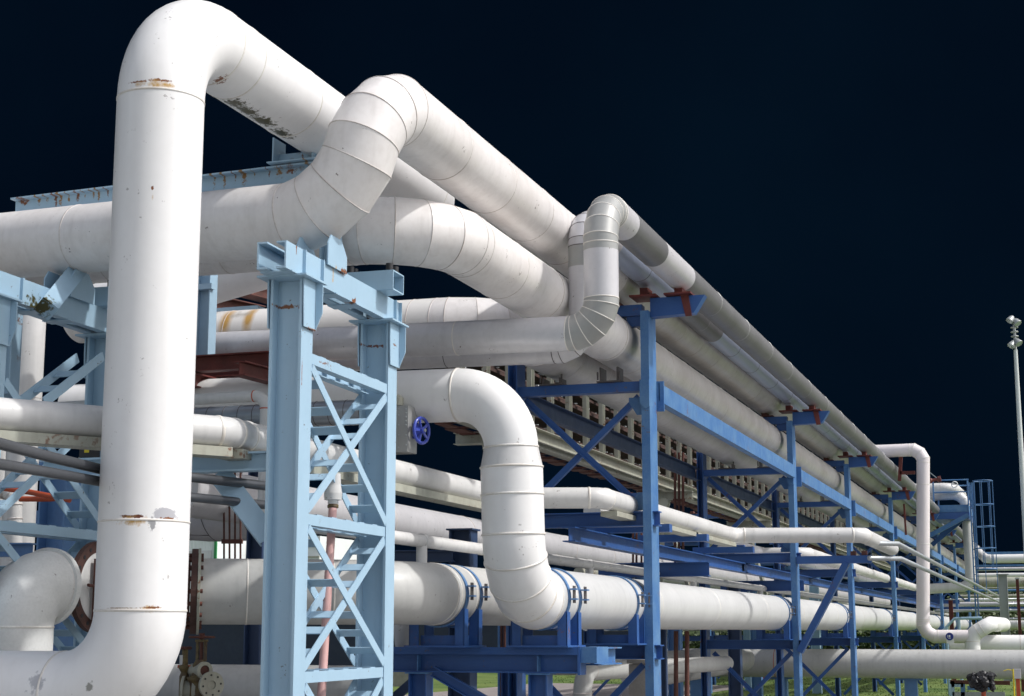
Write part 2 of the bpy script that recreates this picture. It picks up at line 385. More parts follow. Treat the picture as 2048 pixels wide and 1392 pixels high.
def pipeline(name, label, cat, pts, D, Rs, mats, mitre=0, seam_step=0, seam=('seam', .006, .018), seam_at=(), elbow_mat=None, cap_ends=True, bands=(), group=None, n=48, elbow_collar=True, base=None):
    """a run of pipe through pts: straight pieces and elbows become parts; bands=[(leg index, from, to, material)] recoloured lengths of cladding"""
    pts = [V(p) for p in pts]; r = D / 2
    t = thing(name, label, cat, base or (pts[0] + pts[-1]) / 2, group)
    nl = len(pts) - 1
    dirs = [(pts[i + 1] - pts[i]).normalized() for i in range(nl)]
    if not isinstance(Rs, (list, tuple)): Rs = [Rs] * (nl - 1)
    arcs = [arc(pts[i + 1], dirs[i], dirs[i + 1], Rs[i]) for i in range(nl - 1)]
    em = elbow_mat or mats
    for i in range(nl):
        a = pts[i] + dirs[i] * (arcs[i - 1][1] if i > 0 else 0)
        b = pts[i + 1] - dirs[i] * (arcs[i][1] if i < nl - 1 else 0)
        ln = (b - a).dot(dirs[i])
        if ln > .01:
            cuts = [(0, ln, mats)]
            bl = sorted([x for x in bands if x[0] == i], key=lambda x: x[1])
            if bl:
                cuts = []; p = 0
                for _, s0, s1, mt in bl:
                    if s0 > p: cuts.append((p, s0, mats))
                    cuts.append((s0, min(s1, ln), mt)); p = s1
                if p < ln: cuts.append((p, ln, mats))
            for s0, s1, mt in cuts:
                m = MB()
                k = max(2, int((s1 - s0) / 1.5) + 1)
                tube_rings(m, [(a + dirs[i] * (s0 + (s1 - s0) * q / k), dirs[i]) for q in range(k + 1)], r if mt == mats or True else r, n)
                if seam_step:
                    x = s0 + seam_step * .8
                    while x < s1 - .05:
                        m.band(a + dirs[i] * x, dirs[i], r, seam[1], seam[2], n, 1); x += seam_step * random.uniform(.92, 1.08)
                for (li, x) in seam_at:
                    if li == i and s0 <= x <= s1: m.band(a + dirs[i] * x, dirs[i], r, seam[1], seam[2], n, 1)
                if cut_is_end(i, s0, 0, 0) and cap_ends: m.add(m.ring(a, dirs[i], (0, 0, 1) if abs(dirs[i].z) < .8 else (0, 1, 0), r, n), [tuple(range(n))])
                if i == nl - 1 and abs(s1 - ln) < 1e-6 and cap_ends: m.add(m.ring(b, dirs[i], (0, 0, 1) if abs(dirs[i].z) < .8 else (0, 1, 0), r, n), [tuple(range(n))])
                m.build('straight_pipe', [mt, 'alu' if mt == 'alud' else seam[0]], t)
        if i < nl - 1:
            f, T, ang = arcs[i]
            m = MB()
            if mitre:
                # lobster-back elbow: straight gores with a folded seam at every mitre
                g = mitre
                ks = [0] + [(j + .5) / g for j in range(g)] + [1]
                cs = []
                for j in range(g):
                    c0, d0 = f(j / g); c1, d1 = f((j + 1) / g)
                    # tangent lines meet at the mitre point
                    half = ang / g / 2; Lg = Rs[i] * math.tan(half)
                    cs.append((c0 + d0 * Lg, (d0 + d1).normalized(), 1 / math.cos(half), d0, d1))
                prev = f(0); prev = (prev[0], prev[1], None)
                start = (prev[0], prev[1])
                stops = [('e', f(0))] + [('m', c) for c in cs] + [('e', f(1))]
                def ringat(st, axis, n):
                    # ellipse where the cylinder of this gore is cut by the mitre plane
                    kind, q = st
                    ref = refv - axis * refv.dot(axis)
                    base_ = m.ring(q[0], axis, refv, r, n)
                    if kind == 'e': return base_
                    pl = q[1]
                    return [p - axis * ((p - q[0]).dot(pl) / axis.dot(pl)) for p in base_]
                refv = dirs[i].cross(dirs[i + 1]).normalized()
                for j in range(len(stops) - 1):
                    axis = f(0)[1] if j == 0 else (cs[j - 1][4])
                    m.loft([ringat(stops[j], axis, n), ringat(stops[j + 1], axis, n)], True)
                for c in cs:
                    # folded seam following the mitre ellipse
                    ax1 = (c[3] + c[4]).normalized()
                    rng = m.ring(c[0], c[3], refv, r, n)
                    el = [p - c[3] * ((p - c[0]).dot(c[1]) / c[3].dot(c[1])) for p in rng]
                    h, w = seam[1], seam[2]
                    rr_ = []
                    for off, rad in ((-w / 2, -.004), (-w * .3, h), (w * .3, h), (w / 2, -.004)):
                        rr_.append([p + c[1] * off + (p - c[0]).normalized() * rad for p in el])
                    m.loft(rr_, True, mi=1)
            else:
                ns = max(6, int(ang / math.radians(6)))
                tube_rings(m, [f(j / ns) for j in range(ns + 1)], r, n)
            if elbow_collar:
                for q in (0, 1):
                    c, d = f(q); m.band(c, d, r, seam[1], seam[2] * 1.2, n, 1)
            m.build('elbow', [em, seam[0]], t)
    return t

def cut_is_end(i, s0, li, z): return i == li and s0 == 0

exec_sections = []
# ================================================================== the big pipes
D = .62
# near pipe: comes in low from the left, rises, and runs away over the rusty beam
pA = pipeline('pipeline', 'tall smooth white pipe nearest the camera, rising and turning over at the very top', 'pipe',
    [(AX, 10.5, 1.64), (AX, AY, 1.64), (AX, AY, 6.66), (15.75, AY, 6.66), (16.1, 11, 5.8)], .64, [.60, .68, .75], 'white',
    seam=('seamw', .004, .02), seam_at=[(0, 2.3), (1, 0.62), (2, .35), (2, 1.4), (2, 2.55)], base=(AX, AY, 0), elbow_collar=True)
# insulated pipe crossing in front, S-bend of mitred gores, then away along the rack
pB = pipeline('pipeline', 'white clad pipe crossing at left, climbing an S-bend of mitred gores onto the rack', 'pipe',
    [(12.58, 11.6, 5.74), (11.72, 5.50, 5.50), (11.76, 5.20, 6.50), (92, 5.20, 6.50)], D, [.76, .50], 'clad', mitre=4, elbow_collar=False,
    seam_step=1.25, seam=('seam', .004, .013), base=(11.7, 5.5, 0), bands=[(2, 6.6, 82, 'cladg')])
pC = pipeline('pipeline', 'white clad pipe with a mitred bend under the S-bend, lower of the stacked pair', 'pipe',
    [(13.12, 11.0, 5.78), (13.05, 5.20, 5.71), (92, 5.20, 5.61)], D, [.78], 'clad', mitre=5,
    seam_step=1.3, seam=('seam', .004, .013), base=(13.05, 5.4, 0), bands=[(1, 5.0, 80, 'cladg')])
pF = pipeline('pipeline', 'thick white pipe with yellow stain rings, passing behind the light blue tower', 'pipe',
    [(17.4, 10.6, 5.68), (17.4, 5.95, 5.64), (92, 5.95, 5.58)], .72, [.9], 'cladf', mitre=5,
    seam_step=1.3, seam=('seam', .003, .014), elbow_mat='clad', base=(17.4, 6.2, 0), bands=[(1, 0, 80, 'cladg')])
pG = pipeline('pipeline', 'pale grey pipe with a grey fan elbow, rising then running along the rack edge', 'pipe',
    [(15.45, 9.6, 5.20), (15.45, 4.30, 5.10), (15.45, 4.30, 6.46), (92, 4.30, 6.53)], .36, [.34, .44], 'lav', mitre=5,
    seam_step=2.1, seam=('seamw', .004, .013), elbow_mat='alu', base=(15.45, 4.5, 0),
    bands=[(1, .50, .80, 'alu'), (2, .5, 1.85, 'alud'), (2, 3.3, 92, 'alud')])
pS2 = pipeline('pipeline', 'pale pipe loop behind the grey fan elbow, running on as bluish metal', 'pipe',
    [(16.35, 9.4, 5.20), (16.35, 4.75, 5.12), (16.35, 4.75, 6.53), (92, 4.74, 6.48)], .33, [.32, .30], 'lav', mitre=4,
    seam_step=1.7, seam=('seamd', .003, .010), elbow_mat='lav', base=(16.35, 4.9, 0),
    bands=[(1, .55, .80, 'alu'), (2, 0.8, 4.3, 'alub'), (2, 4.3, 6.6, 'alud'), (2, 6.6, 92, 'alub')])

# lower white pipe: over, down through a reducer, mitred onto the long low run
def pipe_E():
    pts = [V((14.92, 10.2, 4.50)), V((14.95, 5.12, 4.44)), V((15.0, 5.08, 2.43)), V((92, 5.08, 2.43))]
    t = thing('pipeline', 'white pipe bending down beside the blue handwheel into the long low strapped pipe', 'pipe', (15, 5.1, 0))
    d = [(pts[i + 1] - pts[i]).normalized() for i in range(3)]
    r0, r1 = .27, .31
    f1, T1, a1 = arc(pts[1], d[0], d[1], .56)
    f2, T2, a2 = arc(pts[2], d[1], d[2], .62)
    m = MB()
    p0, p1 = pts[0], pts[1] - d[0] * T1
    tube_rings(m, [(p0 + (p1 - p0) * k / 4, d[0]) for k in range(5)], r0)
    m.add(m.ring(p0, d[0], (0, 0, 1), r0, 48), [tuple(range(48))])
    m.build('straight_pipe', ['white', 'seamw'], t)
    m = MB(); tube_rings(m, [f1(k / 16) for k in range(17)], r0)
    for q in (0, 1): m.band(f1(q)[0], f1(q)[1], r0, .008, .026, 48, 1)
    m.build('elbow', ['white', 'seamw'], t)
    m = MB()
    a = pts[1] + d[1] * T1; b = pts[2] - d[1] * T2; L_ = (b - a).length
    s0, s1 = .0, .20
    tube_rings(m, [(a, d[1], r0), (a + d[1] * s1, d[1], r1)])
    m.build('reducer', ['white2', 'seamw'], t)
    m = MB()
    tube_rings(m, [(a + d[1] * (s1 + (L_ - s1) * k / 3), d[1]) for k in range(4)], r1)
    for x in (s1, s1 + .27, s1 + .66): m.band(a + d[1] * x, d[1], r1, .008, .026, 48, 1)
    m.build('straight_pipe', ['white', 'seamw'], t)
    m = MB(); g = 4
    ks = [f2(j / 16) for j in range(17)]
    tube_rings(m, ks, r1)
    for j in range(g + 1):
        c, dd = f2(j / g); m.band(c, dd, r1, .009, .024, 48, 1)
    m.build('elbow', ['white', 'seamw'], t)
    m = MB()
    a = pts[2] + d[2] * T2
    tube_rings(m, [(a + d[2] * (92 - a.x) * k / 40, d[2]) for k in range(41)], r1)
    for x in (.5, 4.3, 7.9, 12, 16, 21, 26, 32, 38): m.band(a + d[2] * x, d[2], r1, .003, .02, 48, 1)
    m.build('straight_pipe', ['silver', 'seamw'], t)
    return t
pE = pipe_E()

# low pipe behind, starting at the rusty flange
pK = pipeline('pipeline', 'grey white low pipe starting at a rusty flange, running behind the towers', 'pipe',
    [(13.53, 7.75, 2.47), (14.5, 6.05, 2.47), (92, 6.05, 2.46)], D, [1.2], 'greyw', seam=('seamw', .004, .02), seam_at=[(0, .45), (1, .1), (1, .55)], base=(14.5, 6.2, 0))
def flange_ring(parent, c, d, ro, ri, th, mt, nb=20, bolt='rust', hole=False):
    m = MB(); d = V(d).normalized(); c = V(c)
    m.lathe(c, d, [(0, ri), (0, ro), (th, ro), (th, ri), (0, ri)], 48, smooth=False)
    o = m.build('flange', [mt], parent)
    b = MB(); u = d.orthogonal().normalized(); w = d.cross(u)
    for k in range(nb):
        a = 2 * PI * k / nb; p = c + (u * math.cos(a) + w * math.sin(a)) * (ro + ri) / 2
        if hole: b.cyl(p - d * .004, p + d * (th + .004), .018, n=10)
        else: b.cyl(p - d * .045, p + d * (th + .05), .02, n=6)
        b.cut()
    b.build_each('bolt_hole' if hole else 'bolt', bolt, o)
    return o
dK = V((1.08, -1.89, 0)).normalized(); cK = V((13.53, 7.75, 2.47))
flange_ring(pK, cK - dK * .07, dK, .40, .28, .06, 'rustd', 18)
m = MB(); m.cyl(cK - dK * .5, cK - dK * .08, .27, n=32); m.build('spool', 'rust', pK)
m = MB(); m.lathe(cK, dK, [(-.008, .405), (.015, .405), (.018, .31)], 48, smooth=False); m.build('gasket_rim', 'cream', pK)
c = at(806, 1270, X=16.2); m = MB(); m.lathe((16.2, c.y, 2.2), (0, 0, -1), [(0, .11), (.07, .11), (.33, .075), (.33, 0)], 24); m.build('drain_pot', 'white2', pK)
# the parted flange with its blank disc, left of the near pipe
fl = thing('blank_flange', 'big rust red bolted flange with a white disc, left of the near pipe', 'flange', (12.25, 8.0, 2.48))
flange_ring(fl, (12.25, 8.0, 2.48), (0, 1, 0), .40, .305, .05, 'rustd', 20, 'black', True)
m = MB(); m.lathe((12.25, 8.03, 2.48), (0, -1, 0), [(0, .307), (.025, .307), (.03, .28), (.03, 0)], 48, smooth=False); m.build('disc', 'white2', fl)
m = MB(); m.box((12.10, 7.93, 2.17), (12.16, 7.97, 2.72)); m.cyl((12.13, 7.95, 2.48), (12.0, 7.95, 2.49), .014); m.build('handle_bar', 'rust', fl)
m = MB(); m.cyl((12.25, 8.051, 2.48), (12.25, 8.19, 2.48), .28, n=36); m.build('pipe_stub', 'white2', fl)
# bulb elbow at the left edge
pJ = pipeline('pipe_elbow', 'swollen white elbow rising at the left edge beside the rust red flange', 'pipe elbow',
    [(11.35, 8.19, .6), (11.35, 8.19, 2.48), (11.74, 8.17, 2.47)], .60, [.34], 'jwhite', seam=('seamw', .004, .02), n=40, base=(11.35, 8.05, 0))
m = MB(); dJ = V((1, -.04, -.04)).normalized(); m.lathe(V((11.72, 8.17, 2.47)), dJ, [(-.03, .285), (-.03, .33), (.03, .33), (.03, 0)], 44, smooth=False); m.build('lip', 'jwhite', pJ)
pR = pipeline('pipeline', 'grey white pipe at the bottom edge behind the rusty valves', 'pipe', [(16.7, 13, 1.44), (16.7, 7.25, 1.44)], .56, [], 'greyw')

pipeline('pipeline', 'short white pipe crossing just below the slim zigzag pipe in the second bay', 'pipe', [(33.0, 6.3, 3.66), (33.0, 4.9, 3.66), (62, 4.95, 3.6)], .25, [.3], 'white2', n=28, seam_step=2)
pipeline('pipeline', 'slim grey pipe running in mid height through the second and third bays', 'pipe', [(29.5, 5.9, 3.70), (60, 5.9, 3.70)], .24, [], 'lav', n=24, seam_step=2.2)
# ---- thinner lines
pN = pipeline('pipeline', 'thin white pipe on short posts above the low pipe', 'pipe', [(11.9, 6.05, 2.99), (92, 6.05, 2.99)], .125, [], 'white2', n=20, seam_step=2.6, seam=('seamw', .004, .02))
for x in (14.95, 21.0, 27.5, 34):
    m = MB(); m.cyl((x, 6.05, 2.74), (x, 6.05, 2.94), .055, n=16); m.band((x + .0, 6.05, 2.99), (1, 0, 0), .0625, .01, .05, 20); m.build('post', 'white2', pN)
pV = pipeline('pipeline', 'lavender grey pipe low in the background with lines of black scuffs', 'pipe', [(15.8, 9.4, 3.68), (92, 9.4, 3.68)], .60, [], 'lav', seam_step=3.1)
def zigzag(name, label, pts, dia, R, mt, **kw):
    return pipeline(name, label, 'pipe', pts, dia, R, mt, **kw)
QZ = 3.62
pQ = zigzag('pipeline', 'slim white pipe zigzagging from the left edge past the tower to the rack front',
    [(9.0, 7.47, QZ), (10.98, 6.08, QZ), (17.55, 6.08, QZ), (17.9, 5.0, QZ), (25.7, 5.0, QZ), (26.3, 3.0, QZ), (31.0, 3.0, QZ)], .245,
    [.28, .2, .2, .25, .22], 'white2', n=32, seam=('seamw', .006, .03), seam_at=[(1, .2), (1, .42)], mitre=0, base=(11, 6.1, 0))
m = MB()
q0, q1, q2, q3 = V((9.0, 7.47, QZ - .16)), V((10.98, 6.08, QZ - .16)), V((17.4, 6.08, QZ - .16)), V((25.5, 5.0, QZ - .16))
m.bar(q0, q1, .20, .075); m.bar(q1 + V((.06, 0, 0)), q2, .20, .075); m.bar(V((18.2, 5.0, QZ - .16)), q3, .20, .06)
m.build('support_channel', 'cream', pQ)
pW = zigzag('pipeline', 'thin white pipe with rusty welds turning down beside the tower column', [(12.9, 9.0, 4.20), (12.9, 6.76, 4.21), (12.9, 6.76, 2.95)], .105, [.12], 'white2', n=20, seam=('orust', .003, .012), seam_at=[(1, .2), (1, .36)])
duct = pipeline('spiral_duct', 'galvanised spiral duct crossing behind the tower', 'duct', [(13.9, 9.2, 4.17), (13.9, 6.15, 4.17)], .235, [], 'duct', n=32, seam_step=.17, seam=('seamd', .003, .008))

def conduit(label, pix, z, r, mt='rail'):
    m = MB(); up = [at(x, y, Z=3.25) for x, y in ((-20, 882), (100, 914), (200, 938), (380, 954), (534, 972))]
    pts = [at(x, y, X=u.x) for (x, y), u in zip(pix, up)]; m.tube(pts, r, 14); o = m.build('conduit', mt)
    return tag(o, label, 'conduit', 'dark conduits at the left')
conduit('upper of the two dark grey conduits crossing at left', [(-20, 882), (100, 914), (200, 938), (380, 954), (534, 972)], 3.25, .038)
conduit('lower of the two dark grey conduits crossing at left', [(-20, 925), (100, 945), (200, 963), (380, 994), (534, 1010)], 3.08, .036)
for lab, pix, x in (('red pipe slanting down behind the bulb elbow', [(-10, 974), (58, 984), (140, 1000)], 13.6), ('orange pipe just under the red one behind the lattice', [(40, 998), (100, 998), (140, 994)], 13.9)):
    m = MB(); m.tube([at(a, b, X=x) for a, b in pix], .028, 12); tag(m.build('small_pipe', 'orust'), lab, 'pipe')

# far left standing pipes
for px, w, x, lab, z1 in ((8, 46, 17.2, 'white upright pipe cut by the left edge', 6.4), (51, 66, 16.4, 'white upright pipe with a rusty seam near the left edge', 6.4)):
    c = at(px, 800, X=x); dd = w * 19.2 / 3245
    pipeline('standing_pipe', lab, 'pipe', [(x, c.y, 1.0), (x, c.y, z1)], dd, [], 'white2', seam_at=[(0, 2.0), (0, 3.55), (0, 3.9)], seam=('seam', .004, .014), n=36)
pipeline('standing_pipe', 'small white upright pipe with an elbow beside the orange pipe', 'pipe', [at(-30, 985, X=14.2), at(30, 982, X=14.2), at(30, 1120, X=14.2)], .15, [.15], 'white2', mitre=3, seam_at=[(1, .15)], n=28)

# insulated vessel behind
ve = thing('vessel', 'grey insulated vessel with a rounded end and panel seams, behind the conduits', 'vessel', (19, 9, 3.85))
m = MB(); cV = V((19.0, 11.0, 3.86)); dV = V((0, -1, 0))
m.lathe(cV, dV, [(-.55, .05), (-.5, .22), (-.38, .38), (-.2, .5), (0, .565), (.25, .585), (1.35, .585), (1.35, 0)], 40)
m.build('shell', 'lav', ve)
m = MB()
for a, rr in ((-.38, .383), (-.02, .562), (.4, .585), (1.0, .585)): m.band(cV + dV * a, dV, rr, .004, .012, 40)
for k in range(8):
    a = 2 * PI * k / 8 + .3
    for (a0, r0), (a1, r1) in zip([(-.5, .225), (-.38, .385), (-.2, .505), (0, .57)], [(-.38, .385), (-.2, .505), (0, .57), (.4, .59)]):
        e = V((math.cos(a), 0, math.sin(a)))
        m.bar(cV + dV * a0 + e * r0, cV + dV * a1 + e * r1, .008, .006, up=e)
m.build('panel_seam', 'seamd', ve)

# ------------------------------------------------------------------ rusty valves at the bottom
def valve_rust():
    t = thing('gate_valve', 'rusty green gate valve with a handwheel on top and white bolted flanges', 'valve', at(408, 1392, X=14.9))
    x = 14.9; q = lambda px, py, dx=0: at(px, py, X=x + dx)
    c = q(405, 1340)
    s = .0052
    m = MB(); base = q(398, 1392); top = q(400, 1318)
    m.lathe(V((c.x, base.y, base.z - .15)), (0, 0, 1), [(0, .10), (.28, .10), (.32, .13), (.34, .13), (.36, .08), (.46, .075), (.52, .045)], 20)
    m.build('body', 'valve', t)
    yk = V((c.x, base.y - .01, 0)); z0 = q(400, 1316).z; z1 = q(404, 1284).z
    m = MB()
    for k in (-1, 1): m.bar((yk.x, yk.y + k * .045, z0 - .03), (yk.x, yk.y + k * .045, z1), .03, .02, up=(1, 0, 0))
    m.box((yk.x - .03, yk.y - .06, z1), (yk.x + .03, yk.y + .06, z1 + .025)); m.build('yoke', 'valve', t)
    m = MB(); m.cyl((yk.x, yk.y, z0 - .05), (yk.x, yk.y, z1 + .07), .018, n=12); m.build('stem', 'rust', t)
    hw = MB(); cz = V((yk.x, yk.y, z1 + .05)); hw.torus(cz, (0, 0, 1), .125, .012, 28)
    for k in range(5):
        a = 2 * PI * k / 5; hw.bar(cz, cz + V((math.cos(a), math.sin(a), 0)) * .125, .016, .012)
    hw.cyl(cz - V((0, 0, .02)), cz + V((0, 0, .04)), .03, n=12); hw.build('handwheel', 'rust', t)
    dn = V((-.55, -.83, 0)).normalized()
    for nm, px, py, ro, ri, off in (('upper_flange', 410, 1341, .088, .052, -.1), ('lower_flange', 424, 1370, .135, .045, -.12)):
        cc = q(px, py, off); m = MB()
        m.lathe(cc, dn, [(-.035, ri), (-.035, ro), (0, ro), (0, ri), (-.035, ri)], 32, smooth=False)
        m.cyl(cc - dn * .3, cc - dn * .02, ri * 1.25, n=20, caps=True); m.build(nm, 'cream', t)
        m = MB(); m.lathe(cc, dn, [(-.015, ri), (-.015, 0)], 20); m.build('bore', 'rust' if ri > .05 else 'cream', t)
        if off < -.11:
            m = MB()
            for k in range(8):
                a = 2 * PI * k / 8 + .2; u = dn.orthogonal().normalized(); w = dn.cross(u)
                p = cc + (u * math.cos(a) + w * math.sin(a)) * .1
                m.cyl(p - dn * .01, p + dn * .004, .011, n=8)
            m.build('bolt_holes', 'black', t)
    m = MB(); cb = q(372, 1380); m.lathe(cb, (-.3, 1, 0), [(-.13, .15), (-.09, .15), (-.088, .1), (.0, .1), (.002, .15), (.03, .15), (.03, 0)], 28, smooth=False); m.build('rear_flange', 'cream', t)
    m = MB(); m.bar(q(356, 1333), q(402, 1334), .02, .03); m.build('tie_bar', 'orust', t)
    t2 = thing('globe_valve', 'small rusty globe valve with a knobbly wheel, left of the gate valve', 'valve', q(367, 1335))
    m = MB(); b = q(367, 1392); m.lathe(b, (0, 0, 1), [(0, .05), (.2, .05), (.24, .035), (.28, .06), (.30, .06), (.32, .035), (.50, .03)], 16); m.build('body', 'valve', t2)
    m = MB(); cz = q(370, 1296); m.torus(cz, (0, .0, 1), .05, .014, 20)
    for k in range(7):
        a = 2 * PI * k / 7; e = V((math.cos(a), math.sin(a), 0)); m.bar(cz, cz + e * .05, .012, .012); m.sphere(cz + e * .055, .018, 8, 6)
    m.build('handwheel', 'rust', t2)
    m = MB(); m.cyl(q(366, 1310), q(366, 1330), .036, n=14); m.build('collar', 'white2', t2)
valve_rust()

# valve on the upper white pipe: boxed body and blue handwheel
def valve_blue():
    t = thing('boxed_valve', 'riveted aluminium valve box with a royal blue handwheel beside the tower', 'valve', (14.6, 6.0, 4.1))
    x = 14.55; a = at(790, 812, X=x); b = at(815, 903, X=x)
    m = MB(); m.box((x, b.y, b.z), (x + .24, a.y + .12, a.z)); m.build('box', 'alu', t)
    m = MB()
    for (px, py) in [(797, 818), (797, 850), (797, 895), (812, 818), (812, 826), (812, 834), (812, 842), (812, 890), (812, 850), (797, 830), (797, 870), (812, 870)]:
        m.sphere(at(px, py, X=x - .002), .008, 8, 6)
    m.build_each('rivet', 'galv', t)
    c = at(843, 861, X=14.67); d = V((-.25, -1, 0)).normalized()
    m = MB()
    for k in (-1, 1): m.bar(c - d * .26 + V((0, 0, .065 * k)), c - d * .03 + V((0, 0, .065 * k)), .03, .022)
    m.lathe(c - d * .27, d, [(0, 0), (0, .085), (.03, .085), (.03, 0)], 20, smooth=False)
    m.lathe(c - d * .05, d, [(0, 0), (0, .07), (.03, .05), (.06, .03)], 20)
    m.build('yoke', 'wheel', t)
    m = MB(); m.cyl(c - d * .27, c + d * .05, .016, n=12); m.build('stem', 'galv', t)
    m = MB(); m.torus(c, d, .125, .017, 36, 10)
    u = V((0, 0, 1)); w = d.cross(u)
    for k in range(5):
        an = 2 * PI * k / 5 + .3; m.bar(c, c + (u * math.cos(an) + w * math.sin(an)) * .122, .024, .016, up=d)
    m.cyl(c - d * .03, c + d * .035, .032, n=16); m.build('handwheel', 'wheel', t)
    m = MB(); m.lathe(at(795, 812, X=x + .1), (0, 0, 1), [(0, .06), (.08, .06), (.11, .03), (.11, 0)], 18); m.build('cap', 'cream', t)
valve_blue()

# pink pipe standing inside the tower, with its bell cap
pp = thing('drain_pipe', 'pink primed upright pipe inside the tower with a white bell on top', 'pipe', (12.6, 5.75, 0))
m = MB(); t0, t1 = at(666, 1008, X=12.45), at(641, 1420, X=12.0); m.cyl(t1, t0, .036, n=20); m.build('straight_pipe', 'pink', pp)
m = MB(); m.lathe(t0, (0, 0, 1), [(0, .045), (.03, .045), (.035, .075), (.09, .078), (.16, .065), (.26, .06), (.26, 0)], 22); m.build('bell', 'white2', pp)
m = MB(); m.band(t0 - V((0, 0, .02)), (0, 0, 1), .036, .012, .04, 20); m.build('collar', 'valve', pp)
# ================================================================== light blue towers
TA = math.radians(2.4)
DU, DW, DZ = V((math.cos(TA), math.sin(TA), 0)), V((-math.sin(TA), math.cos(TA), 0)), V((0, 0, 1))
T0 = V((11.06, 5.50, 0))
def tw(u, v, z): return T0 + DU * u + DW * v + DZ * z
ZT = 4.84
def tower():
    t = thing('lattice_tower', 'light blue lattice tower of two columns under a rusty twin beam, in front', 'tower', T0, 'light blue towers')
    for u in (.10, 2.0):
        m = MB(); m.ibeam(tw(u, .135, 0), tw(u, .135, ZT - .012), .27, .22, up=DW, tf=.022, tw=.013); m.build('column', 'ltb', t)
        m = MB()
        m.obox(tw(u, .135, ZT - .005), (DU, DW, DZ), (.21, .21, .008))
        for v, s in ((-.012, -1), (.282, 1)):
            # flared head plate on each flange, with its stiffener
            m.prism([tw(u - .125, v, ZT - .014), tw(u + .20, v, ZT - .014), tw(u + .20, v, ZT - .20), tw(u + .12, v, ZT - .40), tw(u - .11, v, ZT - .40), tw(u - .125, v, ZT - .17)], DW * .010 * s)
            m.prism([tw(u + .10, v + s * .011, ZT - .014), tw(u + .10, v + s * .07, ZT - .03), tw(u + .10, v + s * .07, ZT - .26), tw(u + .10, v + s * .011, ZT - .40)], DU * .012)
        m.build('head_plate', 'ltb', t)
    for v, s in ((.02, 1), (.25, -1)):
        m = MB(); m.channel(tw(-.30, v, ZT + .113), tw(2.24, v, ZT + .113), .215, .068, side=-s, t_=.014)
        m.build('channel_beam', 'ltb', t)
    m = MB()
    for u in (-.13, .75, 1.2, 2.12):
        m.obox(tw(u, .135, ZT + .002), (DU, DW, DZ), (.08, .135, .005))
    for u in (.02, .38, 2.05, 2.18): m.obox(tw(u, .007, ZT + .113), (DU, DW, DZ), (.006, .022, .104))
    m.build_each('batten_plate', 'ltb', t)
    # saddle plates under the two insulated pipes
    m = MB()
    for v in (-.012, .26):
        m.prism([tw(.46, v, ZT + .2), tw(.86, v, ZT + .2), tw(.86, v, ZT + .34), tw(.74, v, ZT + .46), tw(.52, v, ZT + .46), tw(.46, v, ZT + .38)], DW * .012)
    m.build_each('saddle_plate', 'ltb', t)
    m = MB()
    c = tw(1.75, .20, ZT + .31)
    for k in (-1, 1):
        m.obox(c + DU * .13 * k, (DU, DW, DZ), (.006, .34, .085)); m.obox(c + DZ * .083 * k, (DU, DW, DZ), (.13, .34, .006))
    m.build('box_bracket', 'ltb', t)
    m = MB()
    for u, v in ((1.68, -.08), (1.82, -.08), (1.7, .3), (1.8, .3)): m.cyl(tw(u, v, ZT + .40), tw(u, v, ZT + .47), .035, n=8); m.cut()
    m.build_each('bolt', 'black', t)
    zs = [4.22, 2.955, 1.75, .45]
    for z in zs:
        for v, s in ((.012, 1), (.258, -1)):
            m = MB(); m.angle(tw(.215, v, z), tw(1.885, v, z), .085, side=-s, t_=.010); m.build('strut', 'ltb', t)
        m = MB()
        for u in (.45, .75, 1.05, 1.35, 1.65): m.obox(tw(u, .135, z + .045), (DU, DW, DZ), (.055, .125, .004))
        m.build_each('strut_batten', 'ltb', t)
    for z1, z0 in zip(zs, zs[1:]):
        for a, b, off in ((z1 - .07, z0 + .08, .0), (z0 + .08, z1 - .07, .011)):
            for v in (.002, .268):
                vv = v + (off if v < .1 else -off)
                m = MB(); m.bar(tw(.215, vv, a), tw(1.885, vv, b), .010, .078, up=(tw(1.9, 0, b) - tw(.2, 0, a)).cross(DW)); m.build('diagonal', 'ltb', t)
            m = MB(); dd = (tw(1.885, 0, b) - tw(.215, 0, a)).normalized()
            for f in (.1, .26, .38, .62, .76, .9):
                c = tw(.215 + 1.67 * f, .135, a + (b - a) * f)
                m.obox(c, (dd, DW, dd.cross(DW)), (.05, .128, .004))
            m.build_each('diagonal_batten', 'ltb', t)
    return t
tw1 = tower()
tw2 = dup(tw1, V((10.86, 8.22, 0)), 'light blue lattice tower behind the nearest pipe, partly hidden at the left edge')
# bracket on the near tower that carries the zigzag pipe
zb = at(440, 907, X=11.2).z
m = MB(); m.ibeam((11.2, 5.79, zb - .075), (11.2, 7.9, zb - .075), .15, .13, tf=.016); m.build('bracket_beam', 'ltb', tw1)
m = MB(); m.channel(at(438, 945, X=11.2), at(538, 1075, X=11.18), .17, .06, up=(0, 1, 1), side=1); m.build('bracket_brace', 'ltb', tw1)
m = MB()
for px in (430, 478): c = at(px, 900, X=11.2); m.box((11.12, c.y - .05, zb + .002), (11.3, c.y + .05, zb + .055))
m.build_each('packing_block', 'rust', tw1)
for c in [c for c in COL.objects if c.parent is tw2]:
    if c.name.startswith('saddle_plate'): c.location.x += .62
    if c.name.startswith('strut') and min(v.co.z for v in c.data.vertices) > 4.0: bpy.data.objects.remove(c)
for v_, o_ in ((8.20, 0), (8.47, .0)):
    m = MB(); m.bar(at(88, 805, Y=8.2) + V((0, v_ - 8.2, 0)), at(206, 712, Y=8.2) + V((0, v_ - 8.2, 0)), .012, .09, up=(-1, 0, 1)); m.build('diagonal', 'ltb', tw2)
